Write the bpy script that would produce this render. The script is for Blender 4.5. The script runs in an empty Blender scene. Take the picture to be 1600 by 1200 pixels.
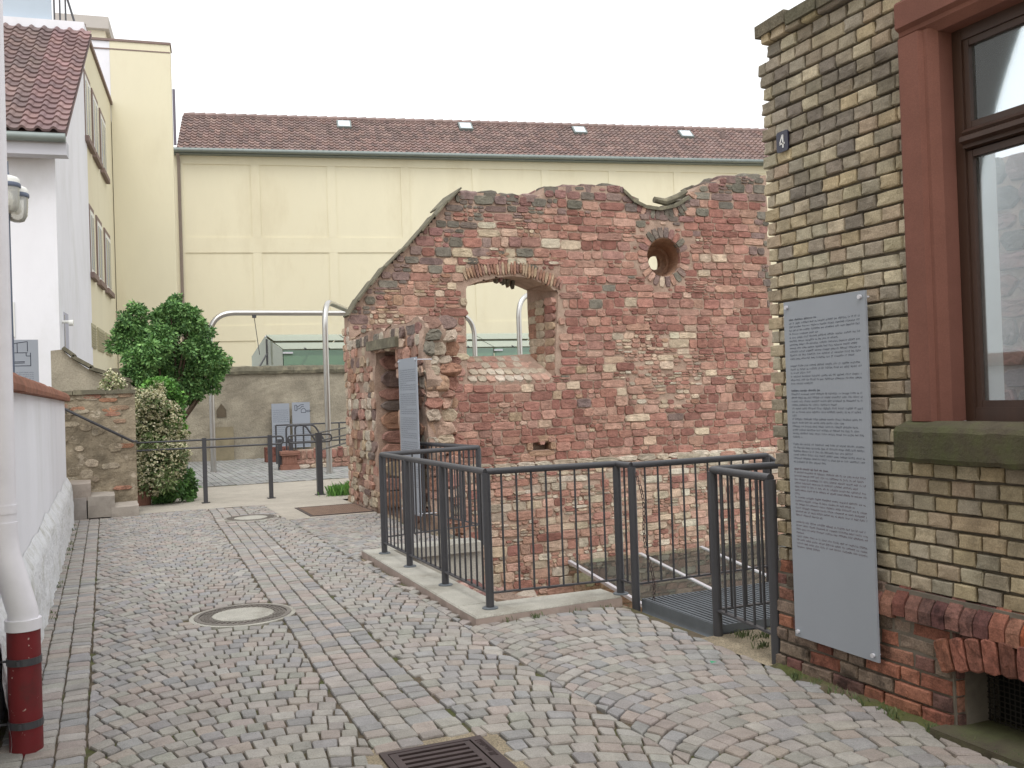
import bpy, math, random
from mathutils import Vector, Matrix, noise
random.seed(7)
R = random.random
def U(a, b): return a + (b - a) * R()

# ------------------------------------------------------------------ camera
F_PX, CXP, CYP, EYE = 1500.0, 800.0, 600.0, 1.58
ROLL, PITCH, YAW = math.radians(1.9), math.radians(0.6465), math.radians(22.973)
scene = bpy.context.scene
COL = scene.collection
R0 = Vector((math.cos(YAW), -math.sin(YAW), 0))
H0 = Vector((math.sin(YAW), math.cos(YAW), 0))
FW = H0 * math.cos(PITCH) + Vector((0, 0, 1)) * math.sin(PITCH)
U0 = -H0 * math.sin(PITCH) + Vector((0, 0, 1)) * math.cos(PITCH)
XC = R0 * math.cos(ROLL) - U0 * math.sin(ROLL)
YC = R0 * math.sin(ROLL) + U0 * math.cos(ROLL)
EYEP = Vector((0, 0, EYE))
cam = bpy.data.cameras.new('camera'); camo = bpy.data.objects.new('camera', cam); COL.objects.link(camo)
cam.sensor_width = 36; cam.lens = 36 * F_PX / 1600; cam.clip_start = 0.05; cam.clip_end = 2000
M3 = Matrix((XC, YC, -FW)).transposed()
camo.matrix_world = Matrix.Translation(EYEP) @ M3.to_4x4()
scene.camera = camo

# ------------------------------------------------------------------ sky and sun (bright overcast)
world = bpy.data.worlds.new('World'); scene.world = world; world.use_nodes = True
nt = world.node_tree; nt.nodes.clear()
SUN_EL, SUN_AZ = math.radians(58), math.radians(200)      # azimuth clockwise from +Y
sky = nt.nodes.new('ShaderNodeTexSky'); sky.sky_type = 'NISHITA'; sky.sun_disc = False
sky.sun_elevation = SUN_EL; sky.sun_rotation = SUN_AZ; sky.dust_density = 4; sky.air_density = 1.0
hs = nt.nodes.new('ShaderNodeHueSaturation'); hs.inputs['Saturation'].default_value = 0.12
nt.links.new(sky.outputs[0], hs.inputs['Color'])
b1 = nt.nodes.new('ShaderNodeBackground'); b1.inputs['Strength'].default_value = 0.05
nt.links.new(hs.outputs[0], b1.inputs['Color'])
b2 = nt.nodes.new('ShaderNodeBackground')                 # even cloud cover
b2.inputs['Color'].default_value = (0.99, 1.0, 1.0, 1); b2.inputs['Strength'].default_value = 1.0
ad = nt.nodes.new('ShaderNodeAddShader'); out = nt.nodes.new('ShaderNodeOutputWorld')
nt.links.new(b1.outputs[0], ad.inputs[0]); nt.links.new(b2.outputs[0], ad.inputs[1]); nt.links.new(ad.outputs[0], out.inputs[0])
sun = bpy.data.lights.new('sun', 'SUN'); sun.energy = 1.0; sun.angle = math.radians(35); sun.color = (1, 0.98, 0.94)
suno = bpy.data.objects.new('sun', sun); COL.objects.link(suno)
sd = Vector((math.sin(SUN_AZ) * math.cos(SUN_EL), math.cos(SUN_AZ) * math.cos(SUN_EL), math.sin(SUN_EL)))
suno.rotation_euler = sd.to_track_quat('Z', 'Y').to_euler(); suno.location = (0, 0, 30)
vs = scene.view_settings; vs.view_transform = 'Standard'; vs.look = 'None'; vs.exposure = 0.22; vs.gamma = 1; vs.use_curve_mapping = False
scene.cycles.max_bounces = 8; scene.cycles.transparent_max_bounces = 12

# ------------------------------------------------------------------ photo pixel -> place (distance comes from ground / wall it touches)
def ray(x, y):
    return (XC * ((x - CXP) / F_PX) + YC * ((CYP - y) / F_PX) + FW)
def gz(x, y, z=0.0): r = ray(x, y); return EYEP + r * ((z - EYE) / r.z)
def py(x, y, Y): r = ray(x, y); return EYEP + r * (Y / r.y)
def px(x, y, X): r = ray(x, y); return EYEP + r * (X / r.x)
def pl(x, y, P, N): r = ray(x, y); return EYEP + r * ((P - EYEP).dot(N) / r.dot(N))
def proj(p):
    d = Vector(p) - EYEP; dep = d.dot(FW)
    return (CXP + F_PX * d.dot(XC) / dep, CYP - F_PX * d.dot(YC) / dep, dep)

# ------------------------------------------------------------------ materials
def s2l(c):
    return tuple(((v / 255) / 12.92 if v / 255 <= .04045 else ((v / 255 + .055) / 1.055) ** 2.4) for v in c)
MATS = {}
def mat(name, col, rough=.85, var=.2, scale=4, bump=.3, bscale=60, col2=None, scale2=1.5, thr=(.5, .65), metal=0, spec=.3, bdist=.004, stretch=None, speck=None, col3=None, scale3=.6, thr3=(.55, .7)):
    if name in MATS: return MATS[name]
    m = bpy.data.materials.new(name); m.use_nodes = True; t = m.node_tree; N = t.nodes; L = t.links
    bs = N['Principled BSDF']; bs.inputs['Roughness'].default_value = rough; bs.inputs['Metallic'].default_value = metal
    bs.inputs['Specular IOR Level'].default_value = spec
    geo = N.new('ShaderNodeNewGeometry'); vec = geo.outputs['Position']
    if stretch:
        mp = N.new('ShaderNodeMapping'); mp.inputs['Scale'].default_value = stretch; L.new(vec, mp.inputs[0]); vec = mp.outputs[0]
    def nz(sc, det=5, rg=.6):
        n = N.new('ShaderNodeTexNoise'); n.inputs['Scale'].default_value = sc; n.inputs['Detail'].default_value = det
        n.inputs['Roughness'].default_value = rg; L.new(vec, n.inputs['Vector']); return n.outputs[0]
    def mp_(v, a, b, c, d):
        r = N.new('ShaderNodeMapRange'); L.new(v, r.inputs[0])
        for i, q in enumerate((a, b, c, d)): r.inputs[i + 1].default_value = q
        return r.outputs[0]
    def mix(f, a, b, mode='MIX'):
        x = N.new('ShaderNodeMix'); x.data_type = 'RGBA'; x.blend_type = mode
        if isinstance(f, float): x.inputs[0].default_value = f
        else: L.new(f, x.inputs[0])
        for i, q in ((6, a), (7, b)):
            if isinstance(q, tuple): x.inputs[i].default_value = (*q[:3], 1)
            else: L.new(q, x.inputs[i])
        return x.outputs[2]
    c = tuple(col)
    if col2 is not None: c = mix(mp_(nz(scale2, 6, .65), thr[0], thr[1], 0, 1), c, tuple(col2))
    if col3 is not None: c = mix(mp_(nz(scale3, 6, .7), thr3[0], thr3[1], 0, 1), c, tuple(col3))
    at = N.new('ShaderNodeAttribute'); at.attribute_name = 'Col'
    oi = N.new('ShaderNodeObjectInfo')
    c = mix(1.0, c, at.outputs['Color'], 'MULTIPLY'); c = mix(1.0, c, oi.outputs['Color'], 'MULTIPLY')
    if var:
        v = mp_(nz(scale, 7, .65), .3, .7, 1 - var, 1 + var)
        cb = N.new('ShaderNodeCombineColor')
        for i in range(3): L.new(v, cb.inputs[i])
        c = mix(1.0, c, cb.outputs[0], 'MULTIPLY')
    if speck:
        v = mp_(nz(speck[0], 2, .5), .35, .65, 1 - speck[1], 1 + speck[1])
        cb = N.new('ShaderNodeCombineColor')
        for i in range(3): L.new(v, cb.inputs[i])
        c = mix(1.0, c, cb.outputs[0], 'MULTIPLY')
    L.new(c, bs.inputs['Base Color'])
    if bump:
        bp = N.new('ShaderNodeBump'); bp.inputs['Strength'].default_value = bump; bp.inputs['Distance'].default_value = bdist
        L.new(nz(bscale, 6, .65), bp.inputs['Height']); L.new(bp.outputs[0], bs.inputs['Normal'])
    MATS[name] = m; return m
def glassmat(name, tint, rough=.02, transp=.6, refl_rough=.02):
    if name in MATS: return MATS[name]
    m = bpy.data.materials.new(name); m.use_nodes = True; t = m.node_tree; N = t.nodes; L = t.links; N.clear()
    o = N.new('ShaderNodeOutputMaterial'); tr = N.new('ShaderNodeBsdfTransparent'); tr.inputs[0].default_value = (*tint, 1)
    gl = N.new('ShaderNodeBsdfGlossy'); gl.inputs['Roughness'].default_value = refl_rough; gl.inputs[0].default_value = (.95, .98, .97, 1)
    df = N.new('ShaderNodeBsdfDiffuse'); df.inputs[0].default_value = (*[min(1, q * .9) for q in tint], 1)
    fr = N.new('ShaderNodeFresnel'); fr.inputs[0].default_value = 1.5
    m1 = N.new('ShaderNodeMixShader'); m1.inputs[0].default_value = 1 - transp
    L.new(tr.outputs[0], m1.inputs[1]); L.new(df.outputs[0], m1.inputs[2])
    m2 = N.new('ShaderNodeMixShader'); L.new(fr.outputs[0], m2.inputs[0]); L.new(m1.outputs[0], m2.inputs[1]); L.new(gl.outputs[0], m2.inputs[2])
    L.new(m2.outputs[0], o.inputs[0]); MATS[name] = m; return m

m_cobble = mat('cobble', (1, 1, 1), .75, .16, 9, .55, 70, speck=(160, .12), spec=.35, bdist=.006)
m_joint = mat('joint_sand', s2l((96, 86, 72)), .95, .3, 14, .6, 120, col2=s2l((82, 86, 50)), scale2=1.6, thr=(.50, .60), bdist=.01)
m_dirt = mat('dirt', s2l((150, 138, 118)), .95, .25, 6, .6, 90, speck=(120, .3), bdist=.01)
m_gravel = mat('gravel', s2l((170, 163, 152)), .95, .12, 2.5, .5, 150, speck=(110, .22), bdist=.008)
m_stone = mat('sandstone', (1, 1, 1), .92, .3, 9, .9, 45, speck=(90, .2), bdist=.012)
m_mortar = mat('mortar', s2l((168, 145, 130)), .95, .22, 5, .9, 50, col2=s2l((148, 122, 108)), scale2=1.4, thr=(.45, .7), speck=(120, .16), bdist=.015)
m_ybrick = mat('yellow_brick', (1, 1, 1), .85, .2, 12, .6, 90, col2=(.62, .61, .60), scale2=2.2, thr=(.5, .7), speck=(140, .14), bdist=.006)
m_ymortar = mat('dark_mortar', s2l((114, 107, 98)), .95, .25, 8, .7, 120)
m_rbrick = mat('red_brick', (1, 1, 1), .85, .35, 16, .8, 70, col2=(.45, .45, .46), scale2=7, thr=(.52, .62), speck=(120, .18), bdist=.008)
m_redsand = mat('red_sandstone_trim', s2l((126, 85, 75)), .85, .12, 3, .35, 140, speck=(260, .1), col2=s2l((114, 76, 67)), scale2=1.2, bdist=.003)
m_mossy = mat('mossy_sill', s2l((92, 85, 72)), .95, .35, 8, .8, 60, col2=s2l((78, 80, 56)), scale2=4, thr=(.4, .6), bdist=.01)
m_wood = mat('window_wood', s2l((66, 46, 38)), .5, .25, 5, .3, 60, stretch=(1, 1, .1), spec=.5)
m_steel = mat('railing_paint', s2l((66, 66, 70)), .42, .08, 6, .15, 180, spec=.5, bdist=.001)
m_galv = mat('galvanised', s2l((112, 118, 124)), .5, .12, 8, .1, 120, metal=.35)
m_inox = mat('stainless', s2l((196, 194, 190)), .28, .05, 6, 0, metal=1.0)
m_alu = mat('aluminium_bar', s2l((205, 205, 212)), .4, .05, 6, .05, 120, metal=.2)
m_panel = mat('sign_panel', s2l((150, 156, 166)), .45, .03, 2, .03, 300, spec=.5)
m_print = mat('print_ink', s2l((48, 52, 66)), .7, 0, 1, 0)
m_kerb = mat('kerb_concrete', s2l((172, 169, 160)), .9, .14, 5, .5, 120, speck=(120, .2), col2=s2l((150, 146, 136)), scale2=2, bdist=.004)
m_kerbface = mat('kerb_sandstone', s2l((170, 154, 146)), .9, .2, 6, .5, 80, bdist=.006)
m_iron = mat('cast_iron', s2l((78, 66, 66)), .55, .2, 10, .3, 90, metal=.4)
m_black = mat('shade_black', (.012, .012, .013), .95, 0, 1, 0)  # flat black standing in for deep shade inside openings
m_white = mat('white_render', s2l((226, 226, 232)), .9, .035, 1.2, .5, 30, bdist=.005, col2=s2l((210, 210, 212)), scale2=1.1, thr=(.5, .85), stretch=(1, 1, .5))
m_whiterough = mat('flaking_render', s2l((222, 223, 226)), .92, .08, 5, .9, 16, col2=s2l((190, 190, 186)), scale2=5, thr=(.5, .68), bdist=.03)
m_coping = mat('sandstone_coping', s2l((140, 96, 78)), .9, .25, 5, .6, 50, bdist=.008)
m_yellow = mat('yellow_render', s2l((220, 213, 188)), .92, .045, .5, .3, 25, col2=s2l((214, 206, 180)), scale2=.25, bdist=.004, col3=s2l((196, 187, 162)), scale3=.5, thr3=(.52, .95), stretch=(1, 1, .35))
m_cream = mat('cream_render', s2l((220, 212, 190)), .9, .06, 1, .3, 25)
m_tile = mat('roof_tile', (1, 1, 1), .75, .2, 3, .3, 60, spec=.4)
m_zinc = mat('zinc', s2l((128, 136, 134)), .5, .08, 3, .05, 60, metal=.3)
m_pipewhite = mat('pipe_white', s2l((226, 224, 230)), .5, .06, 5, .05, 60, spec=.5)
m_pipered = mat('pipe_red', s2l((112, 34, 38)), .6, .12, 6, .12, 60, col2=s2l((190, 170, 160)), scale2=16, thr=(.66, .69), spec=.35, col3=s2l((92, 40, 40)), scale3=7, thr3=(.5, .7))
m_frame = mat('pvc_frame', s2l((220, 220, 216)), .5, .02, 5, 0)
m_pane = mat('dark_pane', s2l((96, 104, 112)), .06, .1, 1, 0, spec=.9)
m_rubblewall = mat('old_plaster', s2l((160, 152, 136)), .95, .22, 2.0, .8, 22, col2=s2l((134, 126, 112)), scale2=.8, thr=(.4, .7), speck=(40, .1), bdist=.02)
m_stairwall = mat('stair_plaster', s2l((152, 140, 120)), .95, .25, 3.5, .9, 18, col2=s2l((118, 108, 92)), scale2=1.8, thr=(.42, .66), bdist=.03, col3=s2l((176, 164, 146)), scale3=4, thr3=(.58, .66))
m_step = mat('step_stone', s2l((164, 158, 150)), .9, .2, 5, .6, 60, bdist=.006)
m_leaf = mat('leaf', (1, 1, 1), .6, .1, 5, 0, spec=.4)
m_bark = mat('bark', s2l((86, 74, 62)), .95, .3, 12, .8, 40, bdist=.01)
m_terra = mat('terracotta', s2l((142, 104, 90)), .85, .15, 6, .3, 60)
m_gclear = glassmat('green_glass', s2l((206, 226, 214)), transp=.55)
m_gpit = glassmat('pit_glass', s2l((225, 232, 222)), transp=.93)
m_gwin = glassmat('window_glass', (.88, .91, .94), transp=.94)
m_lampglass = glassmat('lamp_glass', (.9, .9, .86), transp=.6)
m_plaster = mat('inner_plaster', s2l((196, 196, 192)), .9, .1, 4, .3, 30)
m_slate = mat('stone_slab', s2l((104, 100, 86)), .95, .3, 6, .7, 40, col2=s2l((128, 122, 104)), scale2=5, bdist=.01)
m_paver = mat('paver', (1, 1, 1), .85, .12, 4, .3, 80)
m_bluegrey = mat('bluegrey_panel', s2l((176, 188, 200)), .6, .03, 1, 0)

# ------------------------------------------------------------------ mesh helpers
class MB:
    def __init__(s): s.v = []; s.f = []; s.c = []
    def add(s, vs, fs, col=(1, 1, 1)):
        o = len(s.v); s.v.extend(tuple(v) for v in vs)
        for f in fs: s.f.append(tuple(i + o for i in f)); s.c.append(col)
        return s
    def box(s, a, b, col=(1, 1, 1)):
        x0, y0, z0 = a; x1, y1, z1 = b
        return s.add([(x0, y0, z0), (x1, y0, z0), (x1, y1, z0), (x0, y1, z0), (x0, y0, z1), (x1, y0, z1), (x1, y1, z1), (x0, y1, z1)],
              [(0, 3, 2, 1), (4, 5, 6, 7), (0, 1, 5, 4), (1, 2, 6, 5), (2, 3, 7, 6), (3, 0, 4, 7)], col)
    def obox(s, o, X, Y, Z, col=(1, 1, 1)):      # o corner, three edge vectors
        o, X, Y, Z = Vector(o), Vector(X), Vector(Y), Vector(Z)
        return s.add([o, o + X, o + X + Y, o + Y, o + Z, o + X + Z, o + X + Y + Z, o + Y + Z],
              [(0, 3, 2, 1), (4, 5, 6, 7), (0, 1, 5, 4), (1, 2, 6, 5), (2, 3, 7, 6), (3, 0, 4, 7)], col)
    def tube(s, pts, r, n=10, col=(1, 1, 1), caps=True):
        pts = [Vector(p) for p in pts]; rs = r if isinstance(r, (list, tuple)) else [r] * len(pts)
        rings = []; up = None
        for i, p in enumerate(pts):
            d = (pts[min(i + 1, len(pts) - 1)] - pts[max(i - 1, 0)]).normalized()
            if up is None:
                a = Vector((0, 0, 1)) if abs(d.z) < .9 else Vector((1, 0, 0)); up = (a - d * a.dot(d)).normalized()
            else: up = (up - d * up.dot(d)).normalized()
            sd_ = d.cross(up)
            rings.append([p + (up * math.cos(2 * math.pi * k / n) + sd_ * math.sin(2 * math.pi * k / n)) * rs[i] for k in range(n)])
        vs = [v for rg in rings for v in rg]; fs = []
        for i in range(len(pts) - 1):
            for k in range(n):
                fs.append((i * n + k, i * n + (k + 1) % n, (i + 1) * n + (k + 1) % n, (i + 1) * n + k))
        s.add(vs, fs, col)
        if caps: s.add(rings[0], [tuple(range(n - 1, -1, -1))], col); s.add(rings[-1], [tuple(range(n))], col)
        return s
    def lathe(s, prof, c=(0, 0, 0), n=24, col=(1, 1, 1)):   # prof: (r, z)
        c = Vector(c); vs = []; fs = []
        for r, z in prof:
            for k in range(n): vs.append(c + Vector((r * math.cos(2 * math.pi * k / n), r * math.sin(2 * math.pi * k / n), z)))
        for i in range(len(prof) - 1):
            for k in range(n): fs.append((i * n + k, i * n + (k + 1) % n, (i + 1) * n + (k + 1) % n, (i + 1) * n + k))
        s.add(vs, fs, col)
        if prof[-1][0] > 1e-4: s.add(vs[-n:], [tuple(range(n))], col)
        if prof[0][0] > 1e-4: s.add(vs[:n], [tuple(range(n - 1, -1, -1))], col)
        return s
    def prism(s, poly, N, col=(1, 1, 1)):       # polygon of 3-D points extruded by N
        N = Vector(N); n = len(poly); a = [Vector(p) for p in poly]
        return s.add(a + [p + N for p in a], [tuple(range(n - 1, -1, -1)), tuple(range(n, 2 * n))] + [(i, (i + 1) % n, n + (i + 1) % n, n + i) for i in range(n)], col)
    def mesh(s, name, m=None, smooth=False):
        me = bpy.data.meshes.new(name); me.from_pydata(s.v, [], s.f)
        ca = me.color_attributes.new('Col', 'FLOAT_COLOR', 'CORNER')
        buf = []
        for f, c in zip(s.f, s.c): buf.extend((c[0], c[1], c[2], 1.0) * len(f))
        ca.data.foreach_set('color', buf)
        if smooth: me.polygons.foreach_set('use_smooth', [len(f) <= 4 for f in s.f])
        if m: me.materials.append(m)
        return me
    def build(s, name, m, parent=None, smooth=False, loc=None, **kw):
        if loc is not None:
            l = Vector(loc); s.v = [tuple(Vector(v) - l) for v in s.v]
        o = bpy.data.objects.new(name, s.mesh(name, m, smooth)); COL.objects.link(o)
        if loc is not None: o.location = loc
        if parent: o.parent = parent; o.matrix_parent_inverse = Matrix.Translation(-Vector(parent.location)) if parent.type == 'EMPTY' else parent.matrix_basis.inverted()
        for k, v in kw.items(): o[k] = v
        return o
def put(me, name, parent, mw, color=None, **kw):           # piece that shares mesh data
    o = bpy.data.objects.new(name, me); COL.objects.link(o); o.matrix_world = mw
    if parent:
        o.parent = parent; o.matrix_parent_inverse = Matrix.Translation(-Vector(parent.location))
        o.matrix_basis = mw
    if color: o.color = (*color, 1)
    for k, v in kw.items(): o[k] = v
    return o
def thing(name, label, cat, loc=(0, 0, 0), group=None):
    o = bpy.data.objects.new(name, None); COL.objects.link(o); o.location = loc; o['label'] = label; o['category'] = cat
    o.empty_display_size = .2
    if group: o['group'] = group
    return o
def single(mb, name, m, label, cat, smooth=False, group=None, **kw):
    o = mb.build(name, m, None, smooth, label=label, category=cat, **kw)
    if group: o['group'] = group
    return o
def fil(a, b, c, rad=.15, n=6):   # rounded corner points
    a, b, c = Vector(a), Vector(b), Vector(c); p = b + (a - b).normalized() * rad; q = b + (c - b).normalized() * rad
    return [p.lerp(b, t).lerp(b.lerp(q, t), t) for t in [i / n for i in range(n + 1)]]
def nz3(x, y, z=0, s=1): return noise.noise(Vector((x * s, y * s, z * s)))
def jcol(c, a=.12):
    k = 1 + U(-a, a); return tuple(max(0, v * k * (1 + U(-a * .15, a * .15))) for v in c)
def des(c, k):
    l = .25 * c[0] + .6 * c[1] + .15 * c[2]; return tuple(v + (l - v) * k for v in c)

def stone(mb, o, Xv, Yv, Nv, w, h, d, col, n=12, jit=.1, sq=5, back=.08):
    """rough dressed stone: o centre on the mortar plane, w x h in Xv/Yv, proud by d along Nv"""
    o = Vector(o); rings = [[], [], [], []]; ph = R() * 6
    tx, ty = U(-.25, .25) * d, U(-.25, .25) * d
    for k in range(n):
        a = 2 * math.pi * (k + .5) / n; ca, sa = math.cos(a), math.sin(a)
        rr = (abs(ca) ** sq + abs(sa) ** sq) ** (-1 / sq)
        j = 1 + U(-jit, jit)
        x, y = ca * rr * w / 2 * j, sa * rr * h / 2 * (1 + U(-jit, jit))
        p = o + Xv * x + Yv * y
        rings[0].append(p - Nv * back); rings[1].append(p + Nv * d * U(.35, .85))
        q = o + Xv * x * .92 + Yv * y * .89
        rings[2].append(q + Nv * (d * U(.8, 1.1) + tx * x / w + ty * y / h))
        q = o + Xv * x * .45 + Yv * y * .45
        rings[3].append(q + Nv * (d * U(.75, 1.15)))
    vs = rings[0] + rings[1] + rings[2] + rings[3]; fs = []
    for i in range(3):
        for k in range(n): fs.append((i * n + k, i * n + (k + 1) % n, (i + 1) * n + (k + 1) % n, (i + 1) * n + k))
    fs.append(tuple(3 * n + k for k in range(n)))
    mb.add(vs, fs, col)
def pieces(lst, parent, name, stuffname, m, keep, smooth=False):
    """lst of (score, maker(mb), loc): the largest 'keep' become own parts, the rest one joined part"""
    lst.sort(key=lambda t: -t[0]); rest = MB()
    for i, (s_, mk, loc) in enumerate(lst):
        if i < keep:
            b = MB(); mk(b); b.build(name, m, parent, smooth, loc=loc)
        else: mk(rest)
    if rest.f: rest.build(stuffname, m, parent, smooth, kind='stuff')
def parea(c, w, h):
    x, y, d = proj(c)
    if d < .3 or x < -80 or x > 1680 or y < -80 or y > 1280: return -d
    return w * h / d / d * 1e4
def glyphs(mb, o, X, Y, N, w, lines, lh, seed=1, bold=()):
    """illegible small print: rows of word-shaped strokes; lines = list of widths (0..1) or None"""
    rg = random.Random(seed); o = Vector(o)
    for i, L_ in enumerate(lines):
        if not L_: continue
        x = 0; y = -i * lh; hh = lh * .4; wst = .0016 if i not in bold else .0026
        while x < w * L_:
            for _ in range(rg.randint(2, 9)):
                if x > w * L_: break
                t = rg.random(); top = hh * (1.35 if t < .25 else 1.0); bot = -hh * .35 if t > .9 else 0
                a = o + X * x + Y * (y + bot) + N * .0012
                mb.add([a, a + X * wst, a + X * wst + Y * (top - bot), a + Y * (top - bot)], [(0, 1, 2, 3)])
                if rg.random() < .7:
                    yy = rg.choice((0, hh * .45, hh * .9)); b = o + X * x + Y * (y + yy) + N * .0012
                    mb.add([b, b + X * .0055, b + X * .0055 + Y * .0016, b + Y * .0016], [(0, 1, 2, 3)])
                x += .0075
            x += .008
XX, YY, ZZ = Vector((1, 0, 0)), Vector((0, 1, 0)), Vector((0, 0, 1))

# ================================================================== SETTING: ground
def ground_sheet():
    xs = [-90, -.6, 2.62, 3.55, 3.6, 12.6, 90]; ys = [-60, 5.2, 6.6, 9.5, 15.25, 160]
    b = MB()
    for i in range(len(xs) - 1):
        for j in range(len(ys) - 1):
            cx, cy = (xs[i] + xs[i + 1]) / 2, (ys[j] + ys[j + 1]) / 2
            hole = (2.62 < cx < 12.6 and 6.6 < cy < 9.5) or (3.6 < cx < 12.6 and 9.5 < cy < 15.25) or (3.55 < cx < 12.6 and 5.2 < cy < 6.6)
            if hole: continue
            b.add([(xs[i], ys[j], -.03), (xs[i + 1], ys[j], -.03), (xs[i + 1], ys[j + 1], -.03), (xs[i], ys[j + 1], -.03)], [(0, 1, 2, 3)])
    return b.build('ground', m_dirt, kind='structure')
ground_sheet()

MAN1 = gz(380, 962); MAN2 = gz(392, 810)
def gut(y): return .93 + .03 * y + .02 * nz3(y, 0, 0, .8)
GW = .47
street = bpy.data.objects.new('street', None); COL.objects.link(street); street['kind'] = 'structure'
b = MB()
def sheet(b, x0, x1, y0, y1, z, n=1, f=None):
    b.add([(x0, y0, z), (x1, y0, z), (x1, y1, z), (x0, y1, z)], [(0, 1, 2, 3)])
sheet(b, -.55, 2.3, 1.0, 15.3, -.008); sheet(b, 2.3, 3.5, 1.0, 6.2, -.008); sheet(b, 2.3, 3.46, 9.62, 15.3, -.008)
b.build('joint_bed', m_joint, street)
GREYS = [s2l(c) for c in ((151, 146, 141), (147, 143, 140), (155, 149, 143), (144, 142, 142), (153, 144, 138), (156, 152, 147), (149, 140, 135), (140, 138, 137), (150, 146, 140), (155, 145, 138), (147, 145, 138))]
cobs = []
def inside(x, y):
    if x < -.5 or y < 1.6 or y > 15.2: return False
    if (Vector((x, y, 0)) - MAN1).length < .40 or (Vector((x, y, 0)) - MAN2).length < .40: return False
    if 1.03 < x < 1.60 and 3.6 < y < 4.24: return False
    if y < 6.22: return x < 3.40 - (.0 if y > 4.4 else .02)
    if y < 9.62: return x < 2.30
    if y < 13.05: return x < 3.44
    return x < 2.2
def cobble(q):
    q = [Vector((p[0], p[1], 0)) for p in q]; c = sum(q, Vector()) / 4
    if not inside(c.x, c.y): return
    col = jcol(random.choice(GREYS), .1)
    g = .0026 + U(0, .0028)
    zc = .006 * nz3(c.x, c.y, 0, 1.3) + U(-.003, .004)
    # rounded corners: two points a corner
    pts = []
    for i in range(4):
        p, a, d = q[i], q[i - 1], q[(i + 1) % 4]
        e1, e2 = (a - p), (d - p)
        if e1.length < .02 or e2.length < .02: return
        n1, n2 = e1.normalized(), e2.normalized()
        pj = p + (n1 + n2) * g + Vector((U(-.004, .004), U(-.004, .004), 0))
        pts += [pj + n1 * .008 * U(.5, 1.8), pj + n2 * .008 * U(.5, 1.8)]
    # keep counter-clockwise
    ar = sum(pts[i].x * pts[(i + 1) % 8].y - pts[(i + 1) % 8].x * pts[i].y for i in range(8))
    if ar < 0: pts.reverse()
    if abs(ar) < .0035: return
    tx, ty = U(-.05, .05), U(-.05, .05)
    zz = [U(-.0015, .0015) for _ in range(16)]
    def mk(mb):
        vs = []
        for r_, (k, z) in enumerate(((1, -.03), (1, .002), (.93, .0085), (.5, .0105))):
            for i, p in enumerate(pts):
                w = c + (p - c) * k; vs.append((w.x, w.y, zc + z + (zz[i] + (w.x - c.x) * tx + (w.y - c.y) * ty if r_ else 0)))
        fs = [(r_ * 8 + i, r_ * 8 + (i + 1) % 8, (r_ + 1) * 8 + (i + 1) % 8, (r_ + 1) * 8 + i) for r_ in range(3) for i in range(8)]
        fs.append(tuple(24 + i for i in range(8))); mb.add(vs, fs, col)
    s_ = parea(c, .1, .1); cobs.append((s_, mk, c))
def clampq(q, lo, hi):
    r = [(min(max(p[0], lo(p[1])), hi(p[1])), p[1]) for p in q]
    w = max(p[0] for p in r) - min(p[0] for p in r)
    return r if w > .045 else None
def arcs(xa, xb, y0, y1, lo, hi, ph=0):
    ch = xb - xa; Rr = ch * .69; xm = (xa + xb) / 2; th = math.asin(ch / 2 / Rr); p = .12; k = 0
    def arc(t, k):   # wobbly course line
        a = t * th; w = .012 * nz3(xm + t, k * .35, 3.1, 2.2)
        return (xm + Rr * math.sin(a), y0 + ph + k * p + Rr * (math.cos(a) - 1) + w)
    n = int(2 * th * Rr / .099)
    while y0 + k * p < y1 + .5:
        cuts = [-1.0]; step = 2 / n
        t = -1 + step * (.55 if k % 2 else 1)
        while t < .97: cuts.append(t + U(-.18, .18) * step); t += step
        cuts.append(1.0)
        for i in range(len(cuts) - 1):
            t0, t1 = cuts[i], cuts[i + 1]
            if t1 - t0 < step * .35: continue
            s0, s1 = t0 * th, t1 * th
            # the cross joints lean towards the arc's radius
            l0, l1 = (.3 * p * math.sin(q_) / (Rr * th) * (abs(t_) < .999) for q_, t_ in ((s0, t0), (s1, t1)))
            a0, a1 = arc(t0 - l0, k), arc(t1 - l1, k); c0, c1 = arc(max(-1, t0 + l0), k + 1), arc(min(1, t1 + l1), k + 1)
            q = clampq([a0, a1, c1, c0], lo, hi)
            if q: cobble(q)
        k += 1
arcs(-.13, 1.40, 1.4, 15.3, lambda y: -.12, lambda y: gut(y) - .005)
arcs(1.00, 2.22, 1.4, 15.3, lambda y: gut(y) + GW + .005, lambda y: 2.22, .03)
arcs(2.22, 3.44, 1.4, 13.2, lambda y: 2.22, lambda y: 3.42, .06)
# far drift of the gutter leaves a wedge on its left: fill with one more column clipped
for c_ in range(4):                                      # gutter rows
    y = 1.6
    while y < 15.2:
        L_ = U(.085, .14); x0 = gut(y) + c_ * GW / 4; x1 = gut(y + L_) + c_ * GW / 4
        cobble([(x0, y), (x0 + GW / 4, y + U(-.008, .008)), (x1 + GW / 4, y + L_ + U(-.006, .006)), (x1, y + L_)]); y += L_
for x0, x1 in ((-.5, -.385), (-.385, -.255), (-.255, -.125)):              # edge rows along the white wall
    y = 1.6
    while y < 15.0:
        L_ = U(.085, .13); cobble([(x0, y), (x1, y + U(-.006, .006)), (x1, y + L_), (x0, y + L_)]); y += L_
pieces(cobs, street, 'cobble', 'far_cobbles', m_cobble, 300)

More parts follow.
